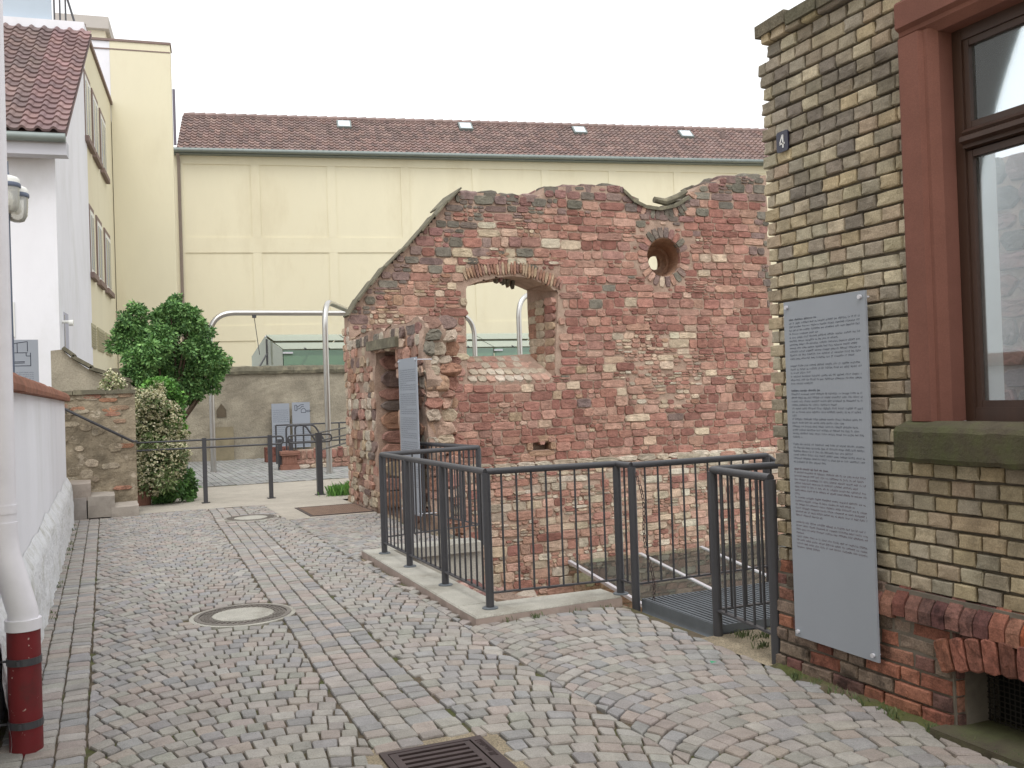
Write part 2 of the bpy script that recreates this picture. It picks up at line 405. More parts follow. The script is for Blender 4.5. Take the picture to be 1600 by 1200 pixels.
# dirt patch between rail and house, path, yard pavers, slab
b = MB(); n = 14
for i in range(n):
    for j in range(n):
        def P(i, j):
            x = 3.40 + i * .95 / n; y = 4.42 + j * .74 / n; return (x, y, .004 + .018 * max(0, nz3(x, y, 0, 6)) * min(1, i, j))
        b.add([P(i, j), P(i + 1, j), P(i + 1, j + 1), P(i, j + 1)], [(0, 1, 2, 3)])
b.build('dirt_patch', m_dirt, kind='structure')
b = MB(); sheet(b, -3, 14, 15.3, 19.3, -.002); b.build('gravel_path', m_gravel, kind='structure')
b = MB(); sheet(b, -4, 16, 19.3, 28.2, -.004)
yard = b.build('yard', m_joint, kind='structure')
b = MB(); x = .3
while x < 9.5:
    y = 19.3 + U(0, .2)
    while y < 28.0:
        b.box((x + .006, y + .006, -.02), (x + .128, y + .262, .006 + U(-.003, .003)), jcol(s2l((148, 148, 146)), .15)); y += .268
    x += .134
b.build('pavers', m_paver, yard, kind='stuff')
b = MB(); b.box((2.2, 13.08, -.05), (3.44, 15.2, .006)); b.build('concrete_slab', m_gravel, kind='structure')

# ================================================================== pit
b = MB()
def lump(b, x0, x1, y0, y1, fz, n=24, m=24, col=(1, 1, 1)):
    o = len(b.v)
    vs = [(x0 + (x1 - x0) * i / n, y0 + (y1 - y0) * j / m, fz(x0 + (x1 - x0) * i / n, y0 + (y1 - y0) * j / m)) for j in range(m + 1) for i in range(n + 1)]
    b.add(vs, [(j * (n + 1) + i, j * (n + 1) + i + 1, (j + 1) * (n + 1) + i + 1, (j + 1) * (n + 1) + i) for j in range(m) for i in range(n)], col)
def floorz(x, y):
    # rubble bank along the pit's left side falling to the right
    e = 4.15 + .25 * nz3(y, 1, 0, .9)
    z = -.36 - max(0, min(1, (x - 3.0) / 1.2)) * .34 - max(0, y - 9.5) * .10 - max(0, x - e) * 3.0 + .10 * nz3(x, y, 0, 2) + .06 * nz3(x, y, 5, 6)
    return max(z, -2.6)
lump(b, 2.45, 12.7, 6.35, 15.0, floorz, 90, 70)
b.build('pit_floor', m_dirt, kind='structure')
pitw = thing('pit_wall', 'rough rubble lining wall inside the sunken pit below the railing', 'wall', (2.62, 6.6, -1))
b = MB()
def wallstrip(b, p0, p1, z0, z1, n=20, m=8, amp=.03):
    p0, p1 = Vector(p0), Vector(p1); d = (p1 - p0); nn = Vector((-d.y, d.x, 0)).normalized()
    vs = []
    for j in range(m + 1):
        for i in range(n + 1):
            p = p0 + d * i / n; z = z0 + (z1 - z0) * j / m
            k = amp * nz3(p.x, p.y, z, 3) if j < m else 0
            vs.append((p.x + nn.x * k, p.y + nn.y * k, z))
    b.add(vs, [(j * (n + 1) + i, j * (n + 1) + i + 1, (j + 1) * (n + 1) + i + 1, (j + 1) * (n + 1) + i) for j in range(m) for i in range(n)])
wallstrip(b, (2.6, 9.5, 0), (2.6, 6.58, 0), -2.6, -.02)
wallstrip(b, (2.6, 6.58, 0), (3.56, 6.58, 0), -2.6, -.02)
wallstrip(b, (3.56, 6.58, 0), (3.56, 5.2, 0), -2.6, -.04); wallstrip(b, (3.56, 5.2, 0), (12.6, 5.2, 0), -2.6, -.04)
b.build('lining', m_mortar, pitw)
b = MB(); wallstrip(b, (3.62, 9.5, 0), (2.6, 9.5, 0), -2.6, .0, amp=.005); wallstrip(b, (3.62, 11.2, 0), (3.62, 9.5, 0), -2.6, .0, amp=.005)
b.build('concrete_face', m_kerb, pitw)
lst = []
SAND = [des(s2l(c), .4) for c in ((158, 104, 94), (168, 118, 106), (146, 90, 82), (176, 134, 116), (150, 116, 96), (170, 150, 128))]
for i in range(150):
    x = U(2.7, 4.5); y = U(6.7, 13.6) if i % 2 else U(7, 10.5)
    z = floorz(x, y); s_ = U(.1, .26)
    nv = Vector((U(-.5, .5), U(-.6, .2), 1)).normalized(); xv = nv.cross(Vector((0, 1, .1))).normalized(); yv = nv.cross(xv)
    col = jcol(random.choice(SAND)); se = i
    def mk(mb, x=x, y=y, z=z, s_=s_, nv=nv, xv=xv, yv=yv, col=col):
        stone(mb, (x, y, z), xv, yv, nv, s_ * 1.5, s_, s_ * .5, col, n=10, sq=3.2, jit=.15)
    lst.append((parea((x, y, z), s_, s_), mk, (x, y, z)))
for i in range(40):       # stones in the lining walls
    t = U(0, 1); z = U(-.75, -.06); w, h = U(.15, .34), U(.08, .16); col = jcol(random.choice(SAND))
    o, xv, nv = (Vector((2.6, 6.7 + t * 2.7, z)), -YY, XX) if i % 2 else (Vector((2.62 + t * .9, 6.58, z)), XX, YY)
    def mk(mb, o=o, xv=xv, nv=nv, w=w, h=h, col=col): stone(mb, o, xv, ZZ, nv, w, h, .04, col)
    lst.append((parea(o, w, h), mk, o))
pieces(lst, pitw, 'stone', 'stones', m_stone, 190)
# big broken blocks standing in the pit
pit_blocks = ((gz(905, 905, -.5), .8, .45, .28), (gz(850, 892, -.45), .65, .36, .26), (gz(808, 875, -.42), .45, .3, .26), (gz(800, 855, -.4), .45, .28, .22))
for k, (c, w, dpt, h) in enumerate(pit_blocks):
    b = MB(); col = [s2l((168, 160, 148)), s2l((160, 124, 108)), s2l((150, 104, 92)), s2l((172, 140, 126))][k]
    c.z = floorz(c.x, c.y) - .06
    rows = []
    prof = ((1, 0), (1.04, .5), (.98, .85), (.82, 1.0), (.4, 1.03))
    vs = []; n = 14
    for kk, zz_ in prof:
        for i in range(n):
            a = 2 * math.pi * i / n; rr = (abs(math.cos(a)) ** 4 + abs(math.sin(a)) ** 4) ** -.25
            j = 1 + .13 * nz3(math.cos(a) * 2 + k * 7, math.sin(a) * 2, zz_ * 2, 1.3)
            vs.append((c.x + math.cos(a) * rr * w / 2 * kk * j, c.y + math.sin(a) * rr * dpt / 2 * kk * j, c.z + zz_ * (h + .06) + U(-.015, .015)))
    fs = [(r_ * n + i, r_ * n + (i + 1) % n, (r_ + 1) * n + (i + 1) % n, (r_ + 1) * n + i) for r_ in range(len(prof) - 1) for i in range(n)]
    fs.append(tuple((len(prof) - 1) * n + i for i in range(n))); b.add(vs, fs, col)
    single(b, 'stone_block', m_stone, ['grey rough stone block lying in the pit beside the glass roof', 'brown broken stone block in the middle of the pit bank', 'red broken sandstone block in the pit near the corner post', 'pale pink sandstone block at the top of the pit bank'][k], 'stone', group='broken stone blocks in the pit')

# kerb slab round the pit
kerb = bpy.data.objects.new('kerb', None); COL.objects.link(kerb); kerb['kind'] = 'structure'
def kerbpiece(poly):
    b = MB(); c = Vector((sum(p[0] for p in poly) / len(poly), sum(p[1] for p in poly) / len(poly), 0))
    vs = []; n = len(poly)
    for k, z in ((0, -.05), (0, .048), (.010, .058)):
        for p in poly:
            d = c - Vector((p[0], p[1], 0)); d = Vector((max(-1, min(1, d.x * 20)), max(-1, min(1, d.y * 20)), 0))
            vs.append((p[0] + d.x * k, p[1] + d.y * k, z))
    fs = [(r_ * n + i, r_ * n + (i + 1) % n, (r_ + 1) * n + (i + 1) % n, (r_ + 1) * n + i) for r_ in range(2) for i in range(n)] + [tuple(2 * n + i for i in range(n))]
    b.add(vs, fs); b.build('kerb_slab', m_kerb, kerb)
kerbpiece([(2.31, 6.62), (2.63, 6.62), (2.63, 9.6), (2.36, 9.6)]); kerbpiece([(2.31, 6.215), (3.50, 6.30), (3.50, 6.62), (2.31, 6.615)])
kerbpiece([(2.635, 9.45), (3.60, 9.45), (3.60, 9.75), (2.635, 9.75)])
b = MB(); b.add([(2.304, 6.208, -.02), (3.50, 6.293, -.02), (3.50, 6.293, .046), (2.304, 6.208, .046), (2.353, 9.6, -.02), (2.353, 9.6, .046)], [(0, 1, 2, 3), (4, 0, 3, 5)])
b.build('kerb_face', m_kerbface, kerb)

# glass roof over the excavation
gr = thing('glass_roof', 'low sloping glass roof on aluminium bars inside the pit', 'glass roof', (4.3, 14.3, -.7))
GZ0 = py(1000, 868, 14.25).z
def grz(y): return GZ0 - (14.25 - y) * .118
bx = [py(x_, y_, 14.25).x for x_, y_ in ((890, 880), (1000, 868), (1095, 855), (1200, 843))]
for i, x_ in enumerate(bx):
    b = MB(); b.obox((x_ - .03, 7.0, grz(7.0)), (.06, 0, 0), (0, 7.25, grz(14.25) - grz(7.0)), (0, 0, .05)); b.build('glazing_bar', m_alu, gr)
for i, x_ in enumerate(bx):
    x1 = bx[i + 1] if i + 1 < len(bx) else 12.2
    for y0, y1 in ((7.0, 9.4), (9.4, 11.8), (11.8, 14.25)):
        b = MB(); b.obox((x_ + .035, y0 + .005, grz(y0) + .02), (x1 - x_ - .07, 0, 0), (0, y1 - y0 - .01, grz(y1) - grz(y0)), (0, 0, .012)); b.build('pane', m_gpit, gr)
b = MB(); b.obox((4.2, 7.0, grz(7.0) - .06), (8, 0, 0), (0, .08, 0), (0, 0, .06)); b.build('edge_beam', m_alu, gr)

# ================================================================== SANDSTONE RUIN
YR, TH = 14.4, .8                     # face plane and thickness
ruin = thing('sandstone_ruin', 'roofless ruined wall of red sandstone with arched window and round hole', 'ruin', (7, 14.8, 0))
def rx(x, y): p = py(x, y, YR); return (p.x, p.z)
OUT = [rx(*p) for p in ((545, 490), (560, 468), (600, 420), (630, 392), (660, 360), (700, 316), (716, 301), (748, 301), (780, 303), (845, 306), (848, 293), (905, 291), (970, 290), (976, 300), (990, 313), (1010, 322),
     (1030, 325), (1055, 320), (1072, 309), (1088, 294), (1100, 287), (1122, 286), (1126, 278), (1160, 276), (1196, 274), (1203, 400), (1207, 440), (1207, 520), (1210, 570), (1224, 600))]
OUT += [(11.85, 1.4), (11.9, -2.7), (3.46, -2.7)]
WIN = [rx(*p) for p in ((731, 598), (729, 520), (728, 448), (745, 441), (775, 434), (800, 431), (830, 435), (855, 446), (872, 458), (870, 500), (868, 550), (868, 590), (800, 596))]
WINB_ = [py(*p, YR + TH) for p in ((724, 557), (722, 500), (720, 448), (742, 441), (765, 437), (780, 436), (795, 437), (808, 438), (823, 442), (824, 480), (826, 520), (829, 553), (780, 556))]
WINB = [(p.x, p.z) for p in WINB_]
OC = rx(1037, 402); OCR = .335
OCB_ = py(1022, 411, YR + TH); OCB = (OCB_.x, OCB_.z); OCBR = .125
SL = rx(845, 697); SLW, SLH = .145, .065
def sdpoly(poly, x, z):
    d = 1e9; ins = False; n = len(poly)
    for i in range(n):
        ax, az = poly[i]; bx_, bz = poly[(i + 1) % n]
        ex, ez = bx_ - ax, bz - az; wx, wz = x - ax, z - az
        t = max(0, min(1, (wx * ex + wz * ez) / (ex * ex + ez * ez + 1e-12)))
        dx, dz = wx - ex * t, wz - ez * t; q = dx * dx + dz * dz
        if q < d: d = q
        if (az > z) != (bz > z) and x < ex * (z - az) / (bz - az) + ax: ins = not ins
    d = math.sqrt(d); return -d if ins else d
def sdwall(x, z):                    # negative inside the masonry
    a = sdpoly(OUT, x, z)
    return max(a, -sdpoly(WIN, x, z), OCR - math.hypot(x - OC[0], z - OC[1]), -max(abs(x - SL[0]) - SLW, abs(z - SL[1]) - SLH))
LEDGE = .40
def facey(x, z):                     # mortar face, lower part stands forward
    return YR + (-.09 if z < LEDGE + .05 * nz3(x, 0, 2, 1.5) else 0) + .012 * nz3(x, z, 1, 4) + .03 * nz3(x, z, 9, .9)
GS = .055
x0, z0 = 3.40, -2.7; nx, nzn = int((11.95 - x0) / GS) + 1, int((5.55 - z0) / GS) + 1
idx = {}; vs = []; fs = []
def vid(i, j):
    k = (i, j)
    if k in idx: return idx[k]
    x, z = x0 + i * GS, z0 + j * GS; s_ = sdwall(x, z)
    for _ in range(2):
        if -GS * 1.2 < s_ < GS * 1.2:
            e = .004; gx = (sdwall(x + e, z) - sdwall(x - e, z)) / (2 * e); gz_ = (sdwall(x, z + e) - sdwall(x, z - e)) / (2 * e)
            if s_ > -GS * .45: x -= gx * s_; z -= gz_ * s_; s_ = sdwall(x, z)
    idx[k] = len(vs); vs.append((x, facey(x, z), z)); return idx[k]
for i in range(nx):
    for j in range(nzn):
        if sdwall(x0 + (i + .5) * GS, z0 + (j + .5) * GS) < 0:
            fs.append((vid(i, j), vid(i + 1, j), vid(i + 1, j + 1), vid(i, j + 1)))
edges = {}
for f in fs:
    for a, c in zip(f, f[1:] + f[:1]): edges[(a, c)] = 1
nb = len(vs); back = {}
rim = []
def bk(i):
    if i not in back:
        back[i] = len(vs); x, y, z = vs[i]; vs.append((x, YR + TH * (.4 + .6 * max(0, min(1, (x - 5.0) / .4))), z))
    return back[i]
for (a, c) in list(edges):
    if (c, a) not in edges and math.hypot(vs[a][0] - OC[0], vs[a][2] - OC[1]) > OCR + .05: rim.append((c, a, bk(a), bk(c)))
bf = [tuple(bk(i) for i in reversed(f)) for f in fs if math.hypot(sum(vs[i][0] for i in f) / 4 - OCB[0], sum(vs[i][2] for i in f) / 4 - OCB[1]) > OCBR + .06]
b = MB(); b.add(vs, fs + rim + bf); b.build('masonry', m_mortar, ruin)
# window reveal: splayed from the front opening to the back opening
b = MB(); n = len(WIN)
f1 = [Vector((x, facey(x, z) + .012, z)) for x, z in WIN]; f2 = [Vector((x, YR + TH, z)) for x, z in WINB]
seg = 6; rows = []
for s_ in range(seg + 1):
    for k in range(n):
        p = f1[k].lerp(f2[k], s_ / seg); j = .02 * (0 < s_ < seg)
        rows.append(p + Vector((j * nz3(p.x, p.y, p.z, 9), 0, j * nz3(p.z, p.y, p.x, 9))))
b.add(rows, [(r_ * n + k, r_ * n + (k + 1) % n, (r_ + 1) * n + (k + 1) % n, (r_ + 1) * n + k) for r_ in range(seg) for k in range(n)])
# back annulus
ext = [Vector((x, YR + TH + .004, z)) for x, z in WIN]
b.add(f2 + ext, [(k, (k + 1) % n, n + (k + 1) % n, n + k) for k in range(n)])
b.build('window_reveal', m_mortar, ruin)
# oculus funnel
b = MB(); n = 32; prof = ((-.02, OC, OCR + .01), (.5, (OC[0] + (OCB[0] - OC[0]) * .62 - .035, (OC[1] + OCB[1]) / 2 - .01), .275), (.505, (OC[0] + (OCB[0] - OC[0]) * .62 - .035, (OC[1] + OCB[1]) / 2 - .01), .225), (TH, OCB, OCBR), (TH + .004, OC, OCR + .03))
rows = []
for d, c, r_ in prof:
    for k in range(n):
        a = 2 * math.pi * k / n; rows.append((c[0] + r_ * math.cos(a), YR + d, c[1] + r_ * math.sin(a)))
b.add(rows, [(r_ * n + k, r_ * n + (k + 1) % n, (r_ + 1) * n + (k + 1) % n, (r_ + 1) * n + k) for r_ in range(len(prof) - 1) for k in range(n)], (.95, .8, .68))
b.build('oculus_funnel', m_mortar, ruin, smooth=False)
b = MB(); b.box((SL[0] - SLW - .02, YR + .2, SL[1] - SLH - .02), (SL[0] + SLW + .02, YR + .3, SL[1] + SLH + .02)); b.build('slot_back', m_mortar, ruin)

RED = [s2l(c) for c in ((166, 102, 92), (172, 108, 98), (156, 94, 85), (178, 118, 106), (150, 88, 80), (170, 114, 106), (162, 98, 90), (182, 128, 115))]; RED = [(lambda q: (q[0], q[1] * 1.0, q[2] * .88))(des(c, .38)) for c in RED]
PINK = [s2l(c) for c in ((182, 138, 126), (176, 128, 115), (188, 152, 137), (172, 124, 112), (190, 164, 146))]; PINK = [(lambda q: (q[0], q[1] * 1.02, q[2] * .92))(des(c, .25)) for c in PINK]
DARK = [s2l(c) for c in ((118, 102, 93), (130, 104, 96), (108, 101, 88), (138, 110, 101), (122, 115, 100), (144, 98, 90))]; DARK = [des(c, 0.3) for c in DARK]
YEL = [s2l(c) for c in ((176, 146, 112), (168, 128, 96), (184, 162, 130), (160, 112, 84), (152, 110, 92), (186, 170, 144))]; YEL = [des(c, 0.3) for c in YEL]
PALE = [s2l(c) for c in ((188, 174, 155), (168, 152, 132), (176, 158, 136))]; PALE = [des(c, 0.2) for c in PALE]
def stonecol(x, z):
    top = min((sdpoly(OUT[:25] + [(11.9, 5.8), (11.9, -3), (3.4, -3)], x, z)) * -1, 3)
    n1 = nz3(x, z, 3, .8); r_ = R()
    edge = -sdpoly(OUT, x, z)
    if edge < .22 + .14 * n1 and z > 2.6: p = DARK
    elif edge < .5 and z > 3.2 and r_ < .5: p = DARK
    elif x < 4.6 and z < 3.7: p = YEL if r_ < .6 else PINK
    elif x < 6.9 and 3.3 < z: p = (YEL if r_ < .28 else DARK if r_ < .42 else PINK if r_ < .62 else RED)
    elif z < LEDGE: p = PINK if r_ < .55 else (RED if r_ < .75 else PALE)
    elif math.hypot((x - 8.9) / 1.0, (z - 1.9) / .75) < 1 + .4 * n1: p = PINK if r_ < .55 else (PALE if r_ < .72 else YEL if r_ < .8 else RED)
    else: p = RED if r_ < .84 else (PINK if r_ < .96 else DARK[1:] if r_ < .975 else YEL)
    return jcol(random.choice(p), .14)
lst = []; RECT = []
def add_stone(x, z, w, h, d=.03, col=None, yoff=0, Xv=XX, Zv=ZZ, n=12, jit=.08, sq=6.5):
    if col is None: col = stonecol(x, z)
    if Xv is XX: RECT.append((x, z, w, h))
    o = Vector((x, facey(x, z) + yoff, z)); dd = d * U(.5, 1.5)
    st = random.getstate(); seed = random.randint(0, 10 ** 9)
    def mk(mb):
        keep = random.getstate(); random.seed(seed); stone(mb, o, Xv, Zv, -YY, w, h, dd, col, n, jit, sq); random.setstate(keep)
    lst.append((parea(o, w, h), mk, o))
z = -2.2
while z < 5.5:
    big = R(); h = U(.11, .175)
    if z < LEDGE < z + h: h = LEDGE - z if LEDGE - z > .07 else h
    if 3.3 < z < 3.6: h = U(.1, .15)
    x = 3.42 + U(0, .3)
    while x < 11.9:
        w = U(.15, .36) if R() < .88 else U(.36, .5)
        xc = x + w / 2
        wob = .05 * nz3(xc, z, 7, .5) + .03 * nz3(xc, z, 2, 1.3)
        zc = z + h / 2 + wob
        patch = math.hypot((xc - 8.9) / .9, (zc - 1.95) / .7) < 1 or (zc < .3 and R() < .35)
        small = (x < 4.9 and zc < 3.4 and zc > 2.4) or (4.9 < xc < 7 and zc > 4.1 and R() < .5) or patch or R() < .12
        hw = w / 2
        sd_ = max(sdwall(xc - hw * .8, zc), sdwall(xc + hw * .8, zc), sdwall(xc, zc + h * .35), sdwall(xc, zc - h * .35))
        ring = abs(math.hypot(xc - OC[0], zc - OC[1])) < OCR + .17 + .1
        archz = 5.3 < xc < 7.1 and 3.3 < zc < 3.66
        if sd_ < -.0 and not ring and not archz:
            g = .011
            if small and R() < .75:
                k = random.choice((2, 2, 3))
                for q in range(k):
                    hh = h / k
                    if patch and R() < .18: continue
                    w1 = w * U(.35, .65)
                    for (cx_, ww) in ((x + w1 / 2, w1), (x + w1 + (w - w1) / 2, w - w1)):
                        add_stone(cx_ + U(-.01, .01), zc - h / 2 + hh * (q + .5) + U(-.008, .008), ww - g * U(.8, 1.6), hh - g * U(.7, 1.1), .022, jit=.12, sq=3.6, n=10)
            else:
                add_stone(xc, zc + U(-.008, .008), w - g * U(.8, 1.5), h * U(.93, 1.05) - g * U(.8, 1.3), .022)
        elif sd_ < .16 and not ring and not archz and R() < .9:   # fit a smaller stone near an edge
            for fx in (-.25, .25):
                xx = xc + fx * w
                if sdwall(xx - w * .18, zc) < 0 and sdwall(xx + w * .18, zc) < 0 and sdwall(xx, zc + h * .4) < .01 and sdwall(xx, zc - h * .4) < .01:
                    add_stone(xx, zc, w * .5 - .02, h * .85 - .02, .028, n=10)
        x += w
    z += h
occ = {}
for (x_, z_, w_, h_) in RECT:
    for i in range(int((x_ - w_ / 2) / .1), int((x_ + w_ / 2) / .1) + 1):
        for j in range(int((z_ - h_ / 2 + 5) / .1), int((z_ + h_ / 2 + 5) / .1) + 1): occ.setdefault((i, j), []).append((x_, z_, w_, h_))
for _ in range(16000):
    x_, z_, w_, h_ = U(3.45, 11.8), U(-1.6, 5.4), U(.06, .2), U(.035, .11)
    if sdwall(x_ - w_ / 2, z_) > -.004 or sdwall(x_ + w_ / 2, z_) > -.004 or sdwall(x_, z_ + h_ / 2) > -.004: continue
    if math.hypot(x_ - OC[0], z_ - OC[1]) < OCR + .24 or (5.3 < x_ < 7.1 and 3.3 < z_ < 3.66): continue
    ks = [(i, j) for i in range(int((x_ - w_ / 2) / .1), int((x_ + w_ / 2) / .1) + 1) for j in range(int((z_ - h_ / 2 + 5) / .1), int((z_ + h_ / 2 + 5) / .1) + 1)]
    if any(abs(x_ - r_[0]) < (w_ + r_[2]) / 2 + .006 and abs(z_ - r_[1]) < (h_ + r_[3]) / 2 + .006 for k in ks for r_ in occ.get(k, ())): continue
    for k in ks: occ.setdefault(k, []).append((x_, z_, w_, h_))
    add_stone(x_, z_, w_, h_, .018, n=10, jit=.14, sq=4.5)
# ring of voussoirs round the oculus
k = 24
for i in range(k):
    a = 2 * math.pi * (i + .5) / k; r_ = OCR + .10
    xv = Vector((-math.sin(a), 0, math.cos(a))); zv = Vector((math.cos(a), 0, math.sin(a)))
    c = jcol(random.choice(DARK + RED[:2] if math.sin(a) > .3 else PINK + DARK if math.sin(a) < -.6 else RED + PINK))
    add_stone(OC[0] + r_ * math.cos(a), OC[1] + r_ * math.sin(a), 2 * math.pi * r_ / k - .014, .185, .022, c, 0, xv, zv, n=10, jit=.05)
# arch of thin stones over the window
for i in range(34):
    t = i / 33; xw = WIN[2][0] - .02 + t * (WIN[8][0] - WIN[2][0] + .06)
    zz_ = 3.42 + .14 * (1 - (2 * t - .9) ** 2) - .10 * max(0, t - .6) / .4
    a = (t - .5) * .7; xv = Vector((math.cos(a), 0, -math.sin(a))); zv = Vector((math.sin(a), 0, math.cos(a)))
    add_stone(xw, zz_ + .09, .045, U(.15, .22), .03, jcol(random.choice(YEL[:2] + YEL[3:5]), .15), -.01, xv, zv, n=8, jit=.15, sq=4)
for i in range(16):       # courses of thin flat stones above that arch
    for r_ in range(2): add_stone(5.35 + i * .112 + U(-.03, .03), 3.80 + r_ * .075 - (.05 if i in (0, 1, 14, 15) else 0), U(.1, .2), .05, .02, jcol(random.choice(YEL + PINK)), n=10)
# thin under-arch teeth hanging into the opening
for i in range(18):
    t = (i + .5) / 18; xw = WIN[2][0] + .03 + t * 1.0; zt = max(p[1] for p in WIN) - .08 + .09 * (1 - (2 * t - 1) ** 2)
    add_stone(xw, zt - .0, .05, U(.1, .19), .03, jcol(random.choice(DARK + YEL[:2])), U(.05, .5), n=8, jit=.15, sq=4)
# stones fanning under the scooped notch
for i in range(22):
    a = math.radians(200 + i * 140 / 21); cx_, cz_ = rx(1028, 262); r_ = (OC[1] - cz_) * -.0 + .83
    xx, zz_ = cx_ + r_ * math.cos(a), cz_ + r_ * math.sin(a)
    if sdwall(xx, zz_) < -.03:
        xv = Vector((-math.sin(a), 0, math.cos(a))); zv = Vector((math.cos(a), 0, math.sin(a)))
        add_stone(xx, zz_, .085, .17, .025, jcol(random.choice(DARK + PINK[:1])), 0, xv, zv, n=10)
# sill stones on the sloping reveal
for i in range(9):
    for j in range(4):
        t = (j + .5) / 4; xa, za = WIN[0]; xb, zb = WIN[11]; u_ = (i + .5 + .3 * (j % 2)) / 9.4
        p = Vector((xa + (xb - xa) * u_, YR - .03, za)).lerp(Vector((WINB[0][0] + (WINB[11][0] - WINB[0][0]) * u_, YR + TH, WINB[0][1])), t)
        nv = Vector((0, -.45, .8)).normalized(); col = jcol(random.choice(PALE + PINK[:2]))
        w_ = .15
        def mk(mb, p=p, nv=nv, col=col, w_=w_): stone(mb, p, XX, Vector((0, .8, .45)).normalized(), nv, w_, .19, .012, col, n=10, jit=.14, sq=3.4)
        lst.append((parea(p, .12, .08), mk, p))
# right splay: large plastered stones
for j in range(9):
    t = (j + .5) / 9; z_ = 1.95 + t * 1.25
    for s_ in (.2, .55, .82):
        p = Vector((WIN[10][0], YR, z_)).lerp(Vector((WINB[10][0], YR + TH, z_ * .9 + .28)), s_)
        nv = Vector((-TH, -(WIN[10][0] - WINB[10][0]) * -1, 0)); nv = Vector((-TH, WINB[10][0] - WIN[10][0], 0)).normalized()
        xv = Vector((WINB[10][0] - WIN[10][0], TH, 0)).normalized(); col = jcol(random.choice(YEL[:4] + PALE if s_ > .3 else RED + YEL), .12)
        def mk(mb, p=p, nv=nv, xv=xv, col=col): stone(mb, p, xv, ZZ, nv, .27, .13, .012, col, n=10, jit=.1)
        lst.append((parea(p, .1, .13), mk, p))
# slot frame of yellow stones
for (dx, dz, w, h) in ((0, .125, .5, .1), (0, -.12, .48, .09), (-.21, 0, .1, .12), (.21, 0, .1, .12)): add_stone(SL[0] + dx, SL[1] + dz, w, h, .035, jcol(YEL[1], .06), n=12, jit=.05, sq=7)
pieces(lst, ruin, 'stone', 'small_stones', m_stone, 300)
# capping: slabs on the sloping shoulder, cap stones on the flat tops
caps = []
for i in range(0, 6):
    a, c = Vector((OUT[i][0], 0, OUT[i][1])), Vector((OUT[i + 1][0], 0, OUT[i + 1][1])); n = max(1, int((c - a).length / .3)); d = (c - a).normalized(); nn = Vector((-d.z, 0, d.x))
    for k in range(n):
        p = a.lerp(c, k / n); q = a.lerp(c, (k + 1) / n); ln = (q - p).length
        b = MB(); o = p + nn * U(-.015, .0) - d * .04; o.y = YR - .07 - U(0, .03)
        b.obox(o, d * (ln + U(.02, .1)) + nn * .022, YY * (.36 if i < 5 else TH + .1), nn * U(.018, .035)); b.build('cap_slab', m_slate, ruin)
for i in list(range(6, 12)) + [20, 22, 23]:
    a, c = Vector((OUT[i][0], 0, OUT[i][1])), Vector((OUT[i + 1][0], 0, OUT[i + 1][1]))
    if (c - a).length < .25: continue
    n = max(1, int((c - a).length / .32)); 
    for k in range(n):
        p = a.lerp(c, (k + .5) / n); w = (c - a).length / n
        for dy in (0, 1):
            b = MB(); col = jcol(random.choice(DARK), .15)
            stone(b, (p.x, YR + .2 + dy * .4, p.z - .03), XX, YY, ZZ, w * U(.88, .97), .44, U(.05, .1), col, n=12, jit=.07); b.build('cap_stone', m_stone, ruin)
# curved gutter stones in the notch
for pts_, r_ in ((((974, 299), (984, 310), (996, 314)), .06), (((1022, 312), (1040, 316), (1058, 309), (1072, 300)), .07)):
    b = MB(); P = [py(q[0], q[1], YR + .15) for q in pts_]; b.tube(P, [r_ * .8] + [r_] * (len(P) - 2) + [r_ * .8], 8); b.build('curved_stone', m_slate, ruin)
b = MB(); P = [py(q[0], q[1] + 2, YR) for q in ((972, 296), (988, 312), (1008, 322), (1030, 325), (1054, 320), (1074, 307))]
vs = []
for p in P: vs += [p + Vector((0, -.06, -.03)), p + Vector((0, TH, -.03)), p + Vector((0, -.06, .03)), p + Vector((0, TH, .03))]
b.add(vs, [q for i in range(len(P) - 1) for q in ((4 * i + 2, 4 * i + 6, 4 * i + 7, 4 * i + 3), (4 * i, 4 * i + 4, 4 * i + 6, 4 * i + 2))]); b.build('notch_lip', m_slate, ruin)
# ledge course where the wall gets thicker
x = 4.3
while x < 11.8:
    w = U(.25, .5); b = MB(); stone(b, (x + w / 2, YR - .05, LEDGE + .03), XX, ZZ, -YY, w * .96, U(.08, .13), .05, jcol(random.choice(PALE), .1), n=12, jit=.12, sq=3.5); b.build('ledge_stone', m_stone, ruin); x += w

# ---- stub of the cross wall torn off towards the street
XS, SY0, SY1 = 3.47, 10.85, 14.45
stub = []
def stubtop(y): return 2.55 + .10 * nz3(y, 3, 0, 2.2) - .12 * max(0, (11.1 - y)) * 2
DY0, DY1, DZ = 11.98, 13.02, 2.25
def sx(y, z):
    rec = DY0 < y < DY1 and z < DZ
    return XS + .05 * nz3(y, z, 1, 2) + .03 * nz3(y, z, 4, 6) + (.55 if rec else 0) + .12 * max(0, 11.15 - y)
def rough(b, nu, nv, fn):
    vs = [fn(i / nu, j / nv) for j in range(nv + 1) for i in range(nu + 1)]
    b.add(vs, [(j * (nu + 1) + i, j * (nu + 1) + i + 1, (j + 1) * (nu + 1) + i + 1, (j + 1) * (nu + 1) + i) for j in range(nv) for i in range(nu)])
b = MB()
rough(b, 72, 52, lambda u, v: ((lambda y, z: (sx(y, z), y, z))(SY1 - u * (SY1 - SY0), -.15 + v * (stubtop(SY1 - u * (SY1 - SY0)) + .15))))
SXW = .5
def endf(u, v):
    x = XS + u * SXW; z = -1.6 + v * (stubtop(SY0) - .05 * u + 1.6)
    return (x + (sx(SY0, z) - XS if u == 0 else 0), SY0 + .12 * nz3(x, z, 2, 2.5) * (u > 0) + .06 * nz3(x, z, 8, 6) * (u > 0) + .35 * u * u, z)
